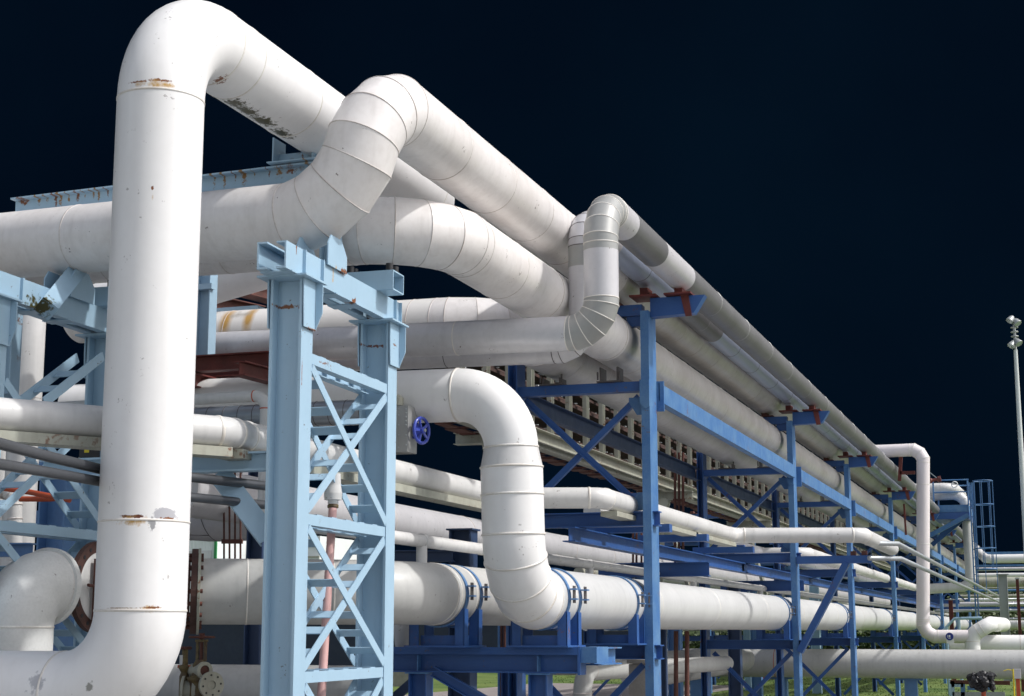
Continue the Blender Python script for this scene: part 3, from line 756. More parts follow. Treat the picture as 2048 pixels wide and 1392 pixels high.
for f_ in (.3, .62):
    c = at(88, 805, Y=8.2).lerp(at(206, 712, Y=8.2), f_) + V((0, .135, 0)); dq = (at(206, 712, Y=8.2) - at(88, 805, Y=8.2)).normalized()
    m = MB(); m.obox(c, (dq, (0, 1, 0), dq.cross(V((0, 1, 0)))), (.06, .128, .005)); m.build('diagonal_batten', 'ltb', tw2)
# brace and junction box on the far tower
m = MB(); m.bar(at(92, 618, Y=8.17), at(195, 490, X=12.7), .16, .16, up=(1, 0, 1)); m.build('knee_brace', 'ltb', tw2)
jb = thing('junction_box', 'black junction box with a yellow label and a looped hose on the blue column', 'box', at(178, 905, X=12.7))
m = MB(); a, b = at(164, 892, X=12.66), at(192, 914, X=12.66); m.box((12.62, b.y, b.z), (12.72, a.y, a.z)); m.build('case', 'black', jb)
m = MB(); a, b = at(169, 899, X=12.618), at(178, 905, X=12.618); m.box((12.616, b.y, b.z), (12.619, a.y, a.z)); m.build('label', 'yellow', jb)
m = MB(); m.tube([at(x, y, X=12.64) for x, y in ((160, 915), (157, 928), (160, 938), (167, 944), (174, 941), (180, 932), (183, 918))], .014, 8); m.build('hose', 'cream', jb)

# rusty beam carrying the near pipe
ab = thing('support_beam', 'pale blue beam with rust running down its top edge, carrying the nearest pipe', 'beam', (12.62, 8.5, 6.2))
BX = 12.64
za, zb2 = at(32, 400, X=BX).z, at(630, 326, X=BX).z
m = MB(); m.ibeam((BX, at(32, 400, X=BX).y, za - .10), (BX, 5.75, zb2 - .10), .20, .17, tf=.016); m.build('beam', 'beamb', ab)
m = MB(); m.ibeam((BX, 9.36, 4.0), (BX, 9.36, za - .21), .15, .15, up=(0, 1, 0)); m.cut(); m.ibeam((BX, 6.02, 5.06), (BX, 6.02, zb2 - .21), .15, .15, up=(0, 1, 0)); m.build_each('post', 'beamb', ab)
yl, yr = at(558, 300, X=BX).y, at(636, 300, X=BX).y
m = MB()
zz = zb2 + .012
m.box((BX - .14, yr - .03, zz - .012), (BX + .14, yl + .05, zz))
for y in (yl, yr): m.box((BX - .12, y - .006, zz), (BX + .12, y + .006, zz + .23))
m.box((BX - .006, yr + .006, zz), (BX + .006, yl - .006, zz + .10)); m.build('saddle', 'beamb', ab)

# short portal with red oxide beams behind the near pipe
po = thing('hanger_portal', 'pale blue hanger post on rust red beams, right of the nearest pipe', 'frame', (15.0, 8.3, 4.8))
x = 15.0; a, b = at(400, 556, X=x), at(400, 722, X=x)
yc = at(411, 650, X=x).y
m = MB(); m.ibeam((x, yc, b.z), (x, yc, a.z + .35), .17, .16, up=(0, 1, 0)); m.build('post', 'beamb', po)
m = MB(); m.box((x - .1, at(432, 580, X=x).y, at(400, 583, X=x).z), (x - .02, at(300, 580, X=x).y, at(400, 572, X=x).z)); m.build('shelf_plate', 'beamb', po)
zr = b.z - .01
for dx in (-.35, .05):
    m = MB(); m.ibeam((x + dx, 7.5, zr - .09), (x + dx, 9.1, zr - .09), .17, .14); m.build('cross_beam', 'redox', po)
for yy in (8.0, 7.1):
    m = MB(); m.ibeam((x - .9, yy + .6, zr - .26), (x + 1.2, yy + .4, zr - .26), .15, .14); m.build('long_beam', 'redox', po)
m = MB(); m.ibeam(at(395, 545, Z=6.40), at(560, 590, Z=6.40), .26, .24); m.ibeam(at(395, 575, Z=6.40) + V((.4, .5, 0)), at(560, 612, Z=6.40) + V((.4, .5, 0)), .2, .2)
tag(m.build('rust_beam', 'rust'), 'red oxide beam pair slanting behind the light blue tower head', 'beam')
m = MB(); a, b = at(375, 640, X=18.1), at(522, 640, X=18.1)
m.box((18.0, b.y, 5.98), (18.2, a.y + .4, at(450, 615, X=18.0).z)); tag(m.build('ledge_beam', 'beamb'), 'pale blue ledge beam lying along the top of the stained pipe', 'beam')
m = MB(); a, b = at(375, 768, X=17), at(466, 760, X=17); m.box((16.9, b.y, b.z - .05), (17.1, a.y + .5, b.z + .04)); tag(m.build('ledge_beam', 'cream'), 'cream ledge beam above the small white pipe', 'beam')

# blue columns standing behind, left and low
def column(label, pxl, pxr, y0, x, mt, ztop, cap=False, zbot=0):
    a, b = at(pxl, y0, X=x), at(pxr, y0, X=x)
    t = thing('steel_column', label, 'column', (x, (a.y + b.y) / 2, 0))
    h = a.y - b.y
    m = MB(); m.ibeam((x, (a.y + b.y) / 2, zbot), (x, (a.y + b.y) / 2, ztop), h, h * .9, up=(0, 1, 0), tf=.02, tw=.014); m.build('shaft', mt, t)
    if cap:
        m = MB(); m.obox((x, (a.y + b.y) / 2, ztop + .012), ((1, 0, 0), (0, 1, 0), (0, 0, 1)), (h * .55, h * .6, .010)); m.build('cap_plate', mt, t)
    return t
column('mid blue column with a pale edge behind the far tower', 95, 147, 980, 15.6, 'mblue', 3.9)
column('mid blue column beside the black junction box', 118, 165, 980, 17.8, 'mblue', 4.1)
column('grey blue column between the vessel and the tower', 497, 529, 1200, 17.8, 'dblue', 4.6)
column('dark blue column with a cap plate under the thin white pipe', 905, 948, 1100, 17.7, 'dblue', 3.26, True)
column('dark blue column right of the one with the cap plate', 1006, 1034, 1370, 19.6, 'blue', 1.75)
column('short grey blue column head behind the long low pipe', 1455, 1479, 1165, 33.5, 'dblue', 3.1, True)
column('grey column behind the low pipe, second rack bay', 1458, 1482, 1330, 36, 'dblue', 1.6)
column('dark column right of the concrete pier', 1322, 1334, 1330, 22.5, 'dblue', 2.2)
m = MB(); a, b = at(786, 1112, X=17.5), at(906, 1112, X=17.5); m.ibeam((17.5, a.y, a.z), (17.5, b.y, b.z), .13, .13); tag(m.build('cross_beam', 'dblue'), 'dark blue beam behind the thin white pipe', 'beam')
lb = at(30, 1105, X=13.0)
m = MB(); m.ibeam(at(-40, 1100, X=12.9), at(66, 1100, X=13.0), .13, .14); tag(m.build('cross_beam', 'mblue'), 'blue beam above the swollen elbow at the left edge', 'beam')
# panels of blue plate between the far columns
pn = thing('plate_panel', 'flat blue plate panels between the columns at far left', 'panel', (18.5, 12, 0))
for px0, px1, y0, y1 in ((70, 128, 1022, 1062), (84, 150, 1064, 1110), (68, 120, 924, 960)):
    a, b = at(px0, y0, X=18.6), at(px1, y1, X=18.6); m = MB(); m.box((18.55, b.y, b.z), (18.6, a.y, a.z)); m.build('plate', 'mblue', pn)

# hanging brown rods
def rods(label, pxs, y0, y1, X, r, bars, mt='rust', grp='brown rods'):
    t = thing('rod_hanger', label, 'hanger', at(sum(pxs) / len(pxs), y1, X=X), grp)
    for p in pxs:
        m = MB(); q = p if isinstance(p, tuple) else (p, p)
        m.cyl(at(q[1], y1, X=X), at(q[0], y0, X=X), r, n=8); m.build('rod', mt, t)
    for yy in bars:
        m = MB(); a, b = at(pxs[0] - 4, yy, X=X), at(pxs[-1] + 4, yy, X=X); m.bar(a, b, .03, .05); m.build('crossbar', mt, t)
    return t
rods('four thin brown rods hanging in front of the grey vessel', [448, 459, 470, 481], 915, 1128, 16.6, .012, [1083])
rods('three brown rods beside the first blue column, in front of the lavender pipe', [1266, 1273, 1283], 1060, 1150, 25, .018, [1100, 1128])
rods('three tall brown rods right of the first blue column', [1350, 1358, 1366], 905, 1160, 31, .026, [1000, 1142])
rods('two brown rods behind the lower blue frame', [1003, 1009], 1240, 1400, 20.5, .02, [])
rods('two brown rods under the low pipe, right of the first column', [1352, 1374], 1262, 1400, 24, .035, [])

# ================================================================== blue pipe rack
RX = [19.12, 30.28, 38.7, 48.9, 58.6, 68.4, 78.5, 89]
def bent():
    x = RX[0]; t = thing('pipe_rack_bent', 'blue steel rack frame nearest the camera, its tall column right of the loop pipes', 'rack frame', (x, 4.72, 0), 'blue steel frames of the pipe rack')
    m = MB(); m.box((x - .17, 4.673, -.05), (x + .20, 4.778, 6.02)); m.build('column', 'blue2', t)
    m = MB(); m.ibeam((x + .02, 6.46, -.05), (x + .02, 6.46, 5.50), .12, .34, up=(0, 1, 0)); m.build('column', 'blue', t)
    for z0, z1, b, ext in ((5.03, 5.15, .16, 0), (3.36, 3.54, .17, 0), (1.765, 1.935, .2, 0)):
        m = MB()
        if z0 > 5: m.box((x - b / 2, 4.78, z0), (x + b / 2, 6.40, z1))
        else: m.ibeam((x - .02, 4.60 if z0 < 4 else 4.78, (z0 + z1) / 2), (x - .02, 6.40, (z0 + z1) / 2), z1 - z0, b)
        m.build('cross_beam', 'blue', t)
    m = MB(); m.box((x - .08, 4.78, 5.98), (x + .08, 5.62, 6.12)); m.box((x - .05, 4.78, 5.85), (x + .05, 4.98, 5.978)); m.build('arm', 'blue', t)
    m = MB(); m.prism([(x - .08, 4.67, 5.95), (x - .08, 4.12, 5.97), (x - .08, 3.98, 6.19), (x - .08, 4.67, 6.19)], (.16, 0, 0)); m.build('arm', 'blue', t)
    br = [((6.34, 5.0), (4.86, 3.62), 0), ((4.86, 4.98), (6.34, 3.62), .02), ((6.3, 1.70), (4.85, .25), 0), ((4.85, 1.70), (6.3, .25), .02)]
    for (y0, z0), (y1, z1), o in br:
        m = MB(); m.angle((x + .02 + o, y0, z0), (x + .02 + o, y1, z1), .075, up=(0, 1, 1) if y0 < y1 else (0, -1, 1), side=1); m.build('brace', 'blue', t)
    m = MB()
    for y, z in ((4.78, 4.96), (4.78, 3.56)):
        s = -1 if z > 4 else 1
        m.prism([(x + .0, y, z), (x + .0, y + .2, z), (x + .0, y + .2, z + s * .06), (x + .0, y + .10, z + s * .22), (x + .0, y, z + s * .22)], (.012, 0, 0))
    m.prism([(x - .2, 4.67, 5.15), (x - .2, 4.79, 5.15), (x - .2, 4.79, 4.85), (x - .2, 4.72, 4.79), (x - .2, 4.67, 4.82)], (.02, 0, 0))
    m.build_each('gusset', 'blue2', t)
    for y, zb, w in ((4.30, 6.20, .22), (4.74, 6.20, .22)):
        m = MB()
        m.box((x - .2, y - .17, zb), (x + .2, y + .17, zb + .02)); m.box((x - .12, y - .05, zb + .02), (x + .12, y + .05, zb + .12))
        if y < 4.5: m.prism([(x - .095, y - .12, 6.2), (x - .095, y - .02, 6.2), (x - .095, y - .08, 5.93), (x - .095, y - .16, 5.93)], (.012, 0, 0))
        m.build('saddle_bracket', 'redox', t)
    m = MB(); m.box((x - .16, 5.03, 6.122), (x + .16, 5.37, 6.14)); m.box((x - .15, 5.15, 6.14), (x + .15, 5.25, 6.21)); m.build('pipe_shoe', 'rust', t)
    for y, d_ in ((5.2, .17), (5.95, .07)):
        m = MB(); m.box((x - .13, y - .16, 5.152), (x + .13, y + .16, 5.17)); m.box((x - .13, y - .12, 5.17), (x + .13, y - .10, 5.17 + d_)); m.box((x - .13, y + .10, 5.17), (x + .13, y + .12, 5.17 + d_))
        m.cyl((x - .14, y - .14, 5.18), (x - .14, y - .14, 5.28), .012, n=8); m.cyl((x - .14, y + .14, 5.18), (x - .14, y + .14, 5.28), .012, n=8)
        m.build('pipe_shoe', 'seamd', t)
    return t
b1 = bent()
fl = ['blue rack frame with the long knee brace, behind the slim zigzag pipe', 'blue rack frame crossed by the long knee brace', 'blue rack frame just left of the tall white gooseneck pipe']
bents = [b1]
for i, x in enumerate(RX[1:]):
    bents.append(dup(b1, (x, 4.72, 0), fl[i] if i < 3 else 'small far blue rack frame seen past the gooseneck pipe'))
# cantilever and knee brace on the second frame
x2 = RX[1]
m = MB(); m.box((x2 - .2, 3.30, 3.33), (x2 - .04, 4.66, 3.47)); m.build('cantilever', 'blue', bents[1])
m = MB(); m.bar((x2 - .12, 3.75, 3.34), (x2 - .12, 4.66, 1.72), .12, .20, up=(1, 0, 0)); m.build('knee_brace', 'blue', bents[1])
m = MB()
for y in (3.62, 3.42): m.box((x2 - .16, y - .05, 3.472), (x2 - .08, y + .05, 3.55))
m.build_each('packing_block', 'rust', bents[1])
# long beams between the frames
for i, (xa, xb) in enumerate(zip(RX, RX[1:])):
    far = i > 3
    for y, mt, side, lab in ((4.64, 'blue2', 1, 'chalky blue edge beam under the stacked pipes, '), (6.55, 'dblue', -1, 'rack back beam with shade painted into its colour, ')):  # back beams get dark blue to paint in the shade behind the rack
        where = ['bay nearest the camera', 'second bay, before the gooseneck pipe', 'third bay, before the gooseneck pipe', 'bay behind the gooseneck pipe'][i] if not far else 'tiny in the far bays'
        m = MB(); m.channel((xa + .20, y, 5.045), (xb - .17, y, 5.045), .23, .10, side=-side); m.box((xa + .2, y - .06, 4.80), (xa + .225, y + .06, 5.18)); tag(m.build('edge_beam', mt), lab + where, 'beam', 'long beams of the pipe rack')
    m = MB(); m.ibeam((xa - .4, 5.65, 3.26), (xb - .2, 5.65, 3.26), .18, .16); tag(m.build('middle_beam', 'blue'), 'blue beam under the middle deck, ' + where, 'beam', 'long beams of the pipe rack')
for i, (px, py, X_) in enumerate(((1140, 1060, 20.3), (1360, 1082, 22.6), (1455, 1106, 26.2))):
    c = at(px, py, X=X_); m = MB(); m.box((X_ - .08, 4.75, 3.36), (X_ + .08, 5.75, 3.46)); m.box((X_ - .06, 4.9, 3.465), (X_ + .06, 5.1, 3.49))
    tag(m.build('pipe_rest', 'blue'), ['short blue rest under the slim pipe, left of the first column', 'short blue rest under the slim pipe, right of the first column', 'short blue rest under the bend of the slim pipe'][i], 'support', 'rests under the slim pipe')
for x in (24.8, 34.5):
    t = thing('steel_stool', 'blue stool beam %s the second rack frame' % ('before' if x < 30 else 'behind'), 'support', (x, 6.3, 0), 'blue stools between frames')
    m = MB(); m.ibeam((x, 5.2, 3.05), (x, 7.0, 3.05), .22, .2); m.build('beam', 'blue', t)
    m = MB(); m.ibeam((x, 6.85, 0), (x, 6.85, 2.93), .18, .2); m.build('post', 'dblue', t)
    m = MB(); m.prism([(x - .1, 6.75, 2.94), (x - .1, 6.4, 2.94), (x - .1, 6.75, 2.65)], (.2, 0, 0)); m.build('gusset', 'blue', t)

# low frame under the strapped pipes
fr = thing('low_support', 'low blue frame of a heavy beam on posts under the strapped pipes', 'frame', (15.95, 5.8, 0))
m = MB(); m.ibeam((15.95, 7.1, 1.79), (15.95, 4.70, 1.79), .23, .2, tf=.016); m.build('beam', 'blue', fr)
m = MB(); m.box((15.84, 4.70, 1.86), (15.86, 7.1, 1.935)); m.box((15.84, 4.67, 1.66), (16.06, 4.698, 1.935)); m.build('edge_plate', 'blue', fr)
m = MB(); m.ibeam((16.2, 4.66, 1.84), (17.0, 4.62, 1.84), .18, .16); m.box((15.86, 4.50, 1.78), (16.3, 4.665, 1.94)); m.build('end_block', 'blue2', fr)
for px in (838, 1078):
    c = at(px, 1360, X=15.9); m = MB(); m.ibeam((15.95, c.y, 0), (15.95, c.y, 1.67), .2, .2, up=(0, 1, 0)); m.build('post', 'blue', fr)
    m = MB(); m.box((15.85, c.y - .006, 1.69), (15.94, c.y + .006, 1.85)); m.box((15.82, c.y - .13, 1.66), (16.08, c.y + .13, 1.674)); m.build('stiffener', 'blue2', fr)
m = MB(); m.channel(at(868, 1342, X=15.9), at(985, 1410, X=15.9), .11, .05, up=(0, 1, 1)); m.build('brace', 'blue', fr)
m = MB(); m.channel(at(826, 1362, X=17.2), at(780, 1402, X=17.2), .10, .05, up=(0, -1, 1)); m.build('brace', 'dblue', fr)

def clamp(x, y, zc, zb, r, label, dx=.34, grp='blue pipe clamps'):
    t = thing('pipe_clamp', label, 'clamp', (x, y, zb), grp)
    for k in (0, 1):
        xx = x + dx * k
        m = MB(); m.lathe((xx - .03, y, zc), (1, 0, 0), [(0, r + .002), (0, r + .016), (.06, r + .016), (.06, r + .002)], 44, smooth=False)
        m.build('strap', 'mblue' if r > .3 else 'blue', t)
        m = MB()
        for s in (-1, 1):
            yy = y + s * (r * .80)
            m.prism([(xx - .045, yy - .05 * 1, zb + .02), (xx - .045, yy + .05, zb + .02), (xx - .045, yy + .05, zc - r * .50 if s < 0 else zc - r * .5), (xx - .045, yy - .05, zc - r * .42)], (.012, 0, 0))
            m.box((xx - .045, yy - .006 + .05 * s, zb + .02), (xx + .06, yy + .006 + .05 * s, zc - r * .45)); m.cut()
        m.build_each('leg', 'blue', t)
        m = MB()
        for dz in (-.05, .05):
            m.box((xx - .035, y - r - .09, zc + .04 + dz - .008), (xx + .035, y - r - .012, zc + .04 + dz + .008))
        m.build_each('lug', 'mblue', t)
        m = MB()
        for dd in (-.02, .02): m.cyl((xx + dd, y - r - .055, zc + .04 - .09), (xx + dd, y - r - .055, zc + .04 + .085), .011, n=8); m.cut()
        m.build_each('bolt', 'seamd', t)
    m = MB(); m.box((x - .12, y - r - .02, zb + .002), (x + dx + .12, y + r + .02, zb + .02)); m.box((x + .02, y - .2, zb + .02), (x + dx - .02, y + .2, zb + .12)); m.build('base_plate', 'blue', t)
    return t
clamp(15.80, 5.08, 2.43, 1.935, .31, 'paired blue straps right beside the mitred elbow of the low pipe', .40)
clamp(15.42, 6.05, 2.46, 1.935, .31, 'paired blue straps on the rear low pipe, left of the mitred elbow', .42)
cl = clamp(18.62, 5.08, 2.43, 1.935, .31, 'paired blue straps just left of the first rack column', .35)
names = ['paired blue straps just left of the second rack column', 'paired blue straps behind the long knee brace', 'paired blue straps left of the tall gooseneck pipe']
for i, x in enumerate(RX[1:]):
    dup(cl, (x - .5, 5.08, 1.935), names[i] if i < 3 else 'tiny blue straps on the far end of the low pipe')

for i, x in enumerate((46, 55, 64, 73, 82)):
    dup(b1, (x, 11.6, 0), 'distant blue frame of the second rack, half hidden behind the gallery', 'frames of the second rack')
for i, (y, z, d_, mt) in enumerate(((11.9, 2.35, .5, 'lav'), (12.5, 2.25, .3, 'white2'), (12.0, 3.7, .25, 'lav'), (12.7, 3.7, .3, 'cream'), (12.3, 5.4, .5, 'white2'))):
    pipeline('pipeline', ['lavender pipe low on the second rack far behind', 'thin white pipe low on the second rack far behind', 'thin lavender pipe in mid height of the second rack', 'cream pipe in mid height of the second rack', 'white pipe on top of the second rack far behind'][i], 'pipe', [(43, y, z), (96, y, z)], d_, [], mt, n=20, seam_step=5)
column('light blue column far behind, between the first and second rack frames', 1486, 1499, 1200, 58, 'ltb', 5.3)
column('light blue column stub far behind, right of the second rack frame', 1620, 1638, 1200, 56, 'ltb', 3.9)
# cream cable gallery behind the rack
ga = thing('cable_gallery', 'long cream truss gallery packed with rusty trays, behind the blue rack', 'gallery', (40, 9.0, 5.5))
GX0, GX1, GY = 23.3, 95, 9.0
m = MB(); m.channel((GX0, GY, 5.62), (GX1, GY, 5.62), .24, .12, side=1); m.box((GX0, GY - .04, 5.42), (GX1, GY + .16, 5.497)); m.build('bottom_chord', 'cream', ga)
m = MB(); m.channel((GX0, GY, 7.2), (GX1, GY, 7.2), .2, .12, side=1); m.build('top_chord', 'cream', ga)
x = 23.7
while x < 93:
    m = MB(); m.channel((x, GY - .01, 5.742), (x, GY - .01, 7.1), .17, .08, up=(1, 0, 0), side=-1); m.build('post', 'cream', ga); x += 1.2
for k, (yy, zz, w) in enumerate(((GY + .32, 5.80, .42), (GY + .36, 6.05, .40), (GY + .32, 6.30, .42), (GY + .36, 6.55, .40), (GY + .32, 6.80, .42), (GY + .34, 7.0, .5))):
    m = MB(); m.box((GX0, yy - w / 2, zz), (GX1, yy + w / 2, zz + .03)); m.box((GX0, yy - w / 2 - .015, zz - .01), (GX1, yy - w / 2, zz + .045))
    for q in range(3):
        rr = random.uniform(.02, .045); m.tube([(GX0 + 6 * i, yy - w / 3 + q * w / 3.2, zz + .035 + rr + random.uniform(0, .01)) for i in range(13)], rr, 7)
    m.build('cable_tray', 'tray', ga)
m = MB()
x = 23.5
while x < 80:
    for zz in (5.80, 6.05, 6.30, 6.55, 6.80):
        for _ in range(random.choice((1, 1, 2))):
            xx = x + random.uniform(0, .6); l = random.uniform(.03, .12)
            m.box((xx, GY + .085 + random.uniform(0, .05), zz + .085), (xx + l, GY + .16, zz + random.uniform(.093, .105)))
    x += .62
tag(m.build('sky_specks', 'pole', ga), None, None, kind='stuff')  # pale bits standing in for bright sky between the trays
m = MB()
x = 23.4
while x < 80:
    m.box((x, GY + .17, 5.43), (x + .1, GY + .55, 5.46)); m.box((x + .25, GY + .18, 5.36), (x + .25 + random.uniform(.2, .6), GY + random.uniform(.35, .5), 5.385)); x += .7
tag(m.build('floor_grating', 'rust', ga), None, None, kind='stuff')
for x in (25.2, 37.6, 48.5):
    m = MB(); m.ibeam((x, GY - .75, 5.30), (x, GY + .6, 5.30), .2, .22); m.build('bearing_beam', 'cream', ga)
    m = MB()
    m.cyl((x - .12, GY - .05, 5.12), (x + .12, GY - .05, 5.12), .12, n=16)
    for s in (-.35, .35): m.bar((x, GY - .05, 5.14), (x + .9, GY - .05 + s, 3.2), .10, .10)
    m.prism([(x - .1, GY - .2, 5.19), (x - .1, GY + .1, 5.19), (x - .1, GY - .05, 4.9)], (.2, 0, 0)); m.build('rocker_strut', 'cream', ga)
    m = MB(); m.ibeam((x + .9, GY - .05, 0), (x + .9, GY - .05, 3.22), .3, .3, up=(0, 1, 0)); m.build('pier_post', 'mblue', ga)
# ================================================================== far pipes at the right
GXX = 44.5
g0, g1 = at(1846, 890, X=GXX), at(1846, 1273, X=GXX)
pipeline('pipeline', 'tall white gooseneck pipe standing at the far end of the rack', 'pipe',
    [(66, 4.85, g0.z - .12), (GXX + .1, 4.85, g0.z - .12), (GXX, g0.y, g0.z - .12), (GXX, g1.y, g1.z), (GXX, at(1990, 1273, X=GXX).y + .45, g1.z)], .35, [.3, .34, .38], 'gpink', mitre=3, n=32,
    seam=('seamw', .004, .02), seam_at=[(2, .6), (2, 2.2), (2, 4.2), (3, .5), (3, 1.6)], base=(GXX, g0.y, 0))
el = at(1953, 1262, X=GXX)
pipeline('pipe_elbow', 'white offset elbow joining the gooseneck to the wide low pipe at right', 'pipe elbow',
    [(GXX, el.y + .12, .9), (GXX, el.y + .12, 2.0), (GXX, el.y - .35, 2.28), (GXX + 4, el.y - .55, 2.28)], .40, [.3, .25], 'white', n=32, seam=('seamw', .004, .02))
sg = thing('round_sign', 'round dark blue sign on a white plate under the gooseneck pipe', 'sign', at(1900, 1272, X=GXX - .4))
c = at(1899, 1273, X=GXX - .35); m = MB(); m.cyl(c, c + V((.02, 0, 0)), .088 * 1.15, n=32); m.build('disc', 'signb', sg)
m = MB()
# white worker-head pictogram on the blue disc
m.cyl(c + V((-.004, .0, .012)), c + V((-.002, 0, .012)), .026, n=18); m.box((c.x - .004, c.y - .03, c.z - .05), (c.x - .002, c.y + .03, c.z - .03)); m.box((c.x - .004, c.y + .045, c.z - .03), (c.x - .002, c.y + .055, c.z + .04)); m.build('pictogram', 'signw', sg)
a, b = at(1893, 1282, X=GXX - .33), at(1908, 1287, X=GXX - .33)
m = MB(); m.box((a.x - .0, b.y, b.z), (a.x + .015, a.y, c.z - .06)); m.build('plate', 'signw', sg)
# wide low pipe across the right foreground of the far yard
zc = at(1700, 1327, X=41).z
pipeline('pipeline', 'wide grey white pipe lying across the bottom right, in front of the lawn', 'pipe', [(41, 13, zc), (41, -3.5, zc)], .70, [], 'greyw', seam_at=[(0, 6.05)], seam=('orust', .004, .02))
pipeline('pipeline', 'second wide white pipe just behind the one across the bottom right', 'pipe', [(46, at(1900, 1290, X=46).y, 1.72), (46, -3.8, 1.72)], .55, [], 'white', seam=('seam', .004, .02), seam_at=[(0, 1.85)])
pipeline('pipeline', 'white pipe rising from the lawn and turning under the first rack column', 'pipe', [(22.5, at(1165, 1350, X=22.5).y, -.1), (22.5, at(1165, 1350, X=22.5).y, 1.52), (30.5, 6.1, 1.5)], .27, [.3], 'greyw', n=32, seam_at=[(0, .75)])
pipeline('pipeline', 'thick grey white pipe end behind the lower braces of the first frame', 'pipe', [(26, 6.7, 1.45), (40, 7.6, 1.42)], .6, [], 'greyw', seam_at=[(0, .4)])
# rack head clutter near the gooseneck
fm = thing('rust_bracket', 'rust red hanging bracket under the head of the gooseneck pipe', 'bracket', at(1800, 940, X=GXX + .4))
for (x0, y0), (x1, y1) in (((1803, 893), (1799, 962)), ((1774, 912), (1805, 909)), ((1800, 946), (1830, 945))):
    m = MB(); m.bar(at(x0, y0, X=GXX + .4), at(x1, y1, X=GXX + .4), .09, .08, up=(1, 0, 0)); m.build('bar', 'redox', fm)
for i, (pa, pb) in enumerate((((1778, 1010), (1782, 1072)), ((1808, 1008), (1812, 1070)))):
    m = MB(); m.bar(at(*pa, X=52), at(*pb, X=52), .06, .06, up=(1, 0, 0)); tag(m.build('hanger_rod', 'redox'), ['left one of two red hanger rods left of the gooseneck', 'right one of two red hanger rods left of the gooseneck'][i], 'rod', 'red hanger rods')
# access platform with caged ladder
PX = 61.0
pl = thing('access_platform', 'blue access platform with handrails and a braced floor behind the gooseneck', 'platform', at(1900, 1040, X=PX))
def P(px, py, dx=0): return at(px, py, X=PX + dx)
a, b = P(1868, 1012), P(1938, 1027)
m = MB(); m.box((PX, b.y, P(1900, 1024).z), (PX + 2.6, a.y, P(1900, 1010).z)); m.build('floor', 'blue2', pl)
m = MB(); m.box((PX + .02, b.y, P(1900, 1038).z), (PX + 2.5, a.y, P(1900, 1024).z - .002)); m.build('floor_beam', 'blue', pl)
for X_ in (0, 2.5):
    m = MB()
    for px in (1868, 1937):
        q = P(px, 1010); m.cyl((PX + X_, q.y, q.z), (PX + X_, q.y, P(px, 961).z), .03, n=8)
    for y in (961, 985):
        q, w = P(1868, y), P(1937, y - 2); m.cyl((PX + X_, q.y, q.z), (PX + X_, w.y, q.z), .024, n=8)
    m.build('handrail', 'blue2', pl)
for px0, px1, X_ in ((1937, 1858, 0), (1925, 1858, 1.4)):
    m = MB(); q, w = P(px0, 1030), P(px1, 1072 if X_ == 0 else 1086); m.bar((PX + X_, q.y, q.z), (PX + X_, w.y, w.z), .16, .18, up=(1, 0, 0)); m.build('brace', 'blue2' if X_ == 0 else 'blue', pl)
cg = thing('caged_ladder', 'blue ladder inside a round safety cage beside the access platform', 'ladder', P(1945, 1250))
ya, yb = P(1941, 1000).y, P(1949, 1000).y
zt, zlow = P(1945, 966).z, P(1955, 1250).z
for y in (ya, yb + .05):
    m = MB(); m.bar((PX - .2, y, zlow), (PX - .2, y, zt), .05, .09, up=(1, 0, 0)); m.build('stile', 'blue2', cg)
m = MB(); z = zlow
while z < zt: m.cyl((PX - .2, ya, z), (PX - .2, yb + .05, z), .014, n=6); z += .3
m.build('rung', 'blue2', cg)
cy = (yb + P(1986, 1000).y) / 2; rad = (yb - P(1986, 1000).y) / 2 * 1.06
for yy in (963, 1010, 1054, 1097, 1139):
    m = MB(); m.torus((PX - .2, cy, P(1960, yy).z), (0, 0, 1), rad, .018 if yy < 1100 else .026, 28, 6); m.build('cage_hoop', 'mblue' if yy < 1000 else 'blue2', cg)
zc0, zc1 = P(1960, 1188).z, P(1960, 963).z
for k in range(7):
    a_ = PI * 2 * k / 7 + .35; m = MB(); q = (PX - .2 + rad * math.cos(a_), cy + rad * math.sin(a_)); m.bar((*q, zc0 if k % 2 else P(1960, 1139).z), (*q, zc1), .028, .016, up=(1, 0, 0)); m.build('cage_strip', 'mblue', cg)
# white pipes beside the platform
pipeline('pipeline', 'white pipe looping over the access platform and down behind the gooseneck', 'pipe', [(PX + 1.5, 5.2, P(1890, 985).z), (PX + 1.5, P(1926, 980).y, P(1890, 983).z), (PX + 1.3, P(1929, 980).y, P(1930, 1180).z + .15), (PX + 1.3, 6.0, P(1930, 1178).z)], .37, [.5, .4], 'white2', mitre=4, n=24)
pipeline('pipeline', 'fat white bend lying on the access platform', 'pipe', [(PX + 1.0, 5.4, P(1880, 972).z), (PX + 1.0, P(1903, 972).y, P(1880, 972).z), (PX + 3.0, P(1912, 972).y, P(1880, 978).z)], .40, [.5], 'white2', n=24)
hv = thing('handwheel', 'small white handwheel on the pipe over the platform', 'wheel', P(1909, 968, .8))
m = MB(); c = P(1909, 969, .6); m.torus(c, (1, .3, .5), .11, .022, 18, 6); m.bar(c + V((0, .1, 0)), c - V((0, .1, 0)), .03, .03); m.bar(c + V((0, 0, .1)), c - V((0, 0, .2)), .03, .03); m.build('rim', 'white', hv)
hv = thing('lever_valve', 'small rust red valve with a raised green lever behind the gooseneck', 'valve', P(1862, 960, -.5))
m = MB(); m.lathe(P(1857, 962, -.5), (0, -1, .15), [(0, .04), (0, .1), (.1, .1), (.15, .06), (.3, .06), (.35, .11), (.45, .11), (.45, 0)], 14); m.build('body', 'redox', hv)
m = MB(); m.bar(P(1876, 958, -.5), P(1860, 945, -.5), .05, .03); m.build('lever', 'galv', hv)

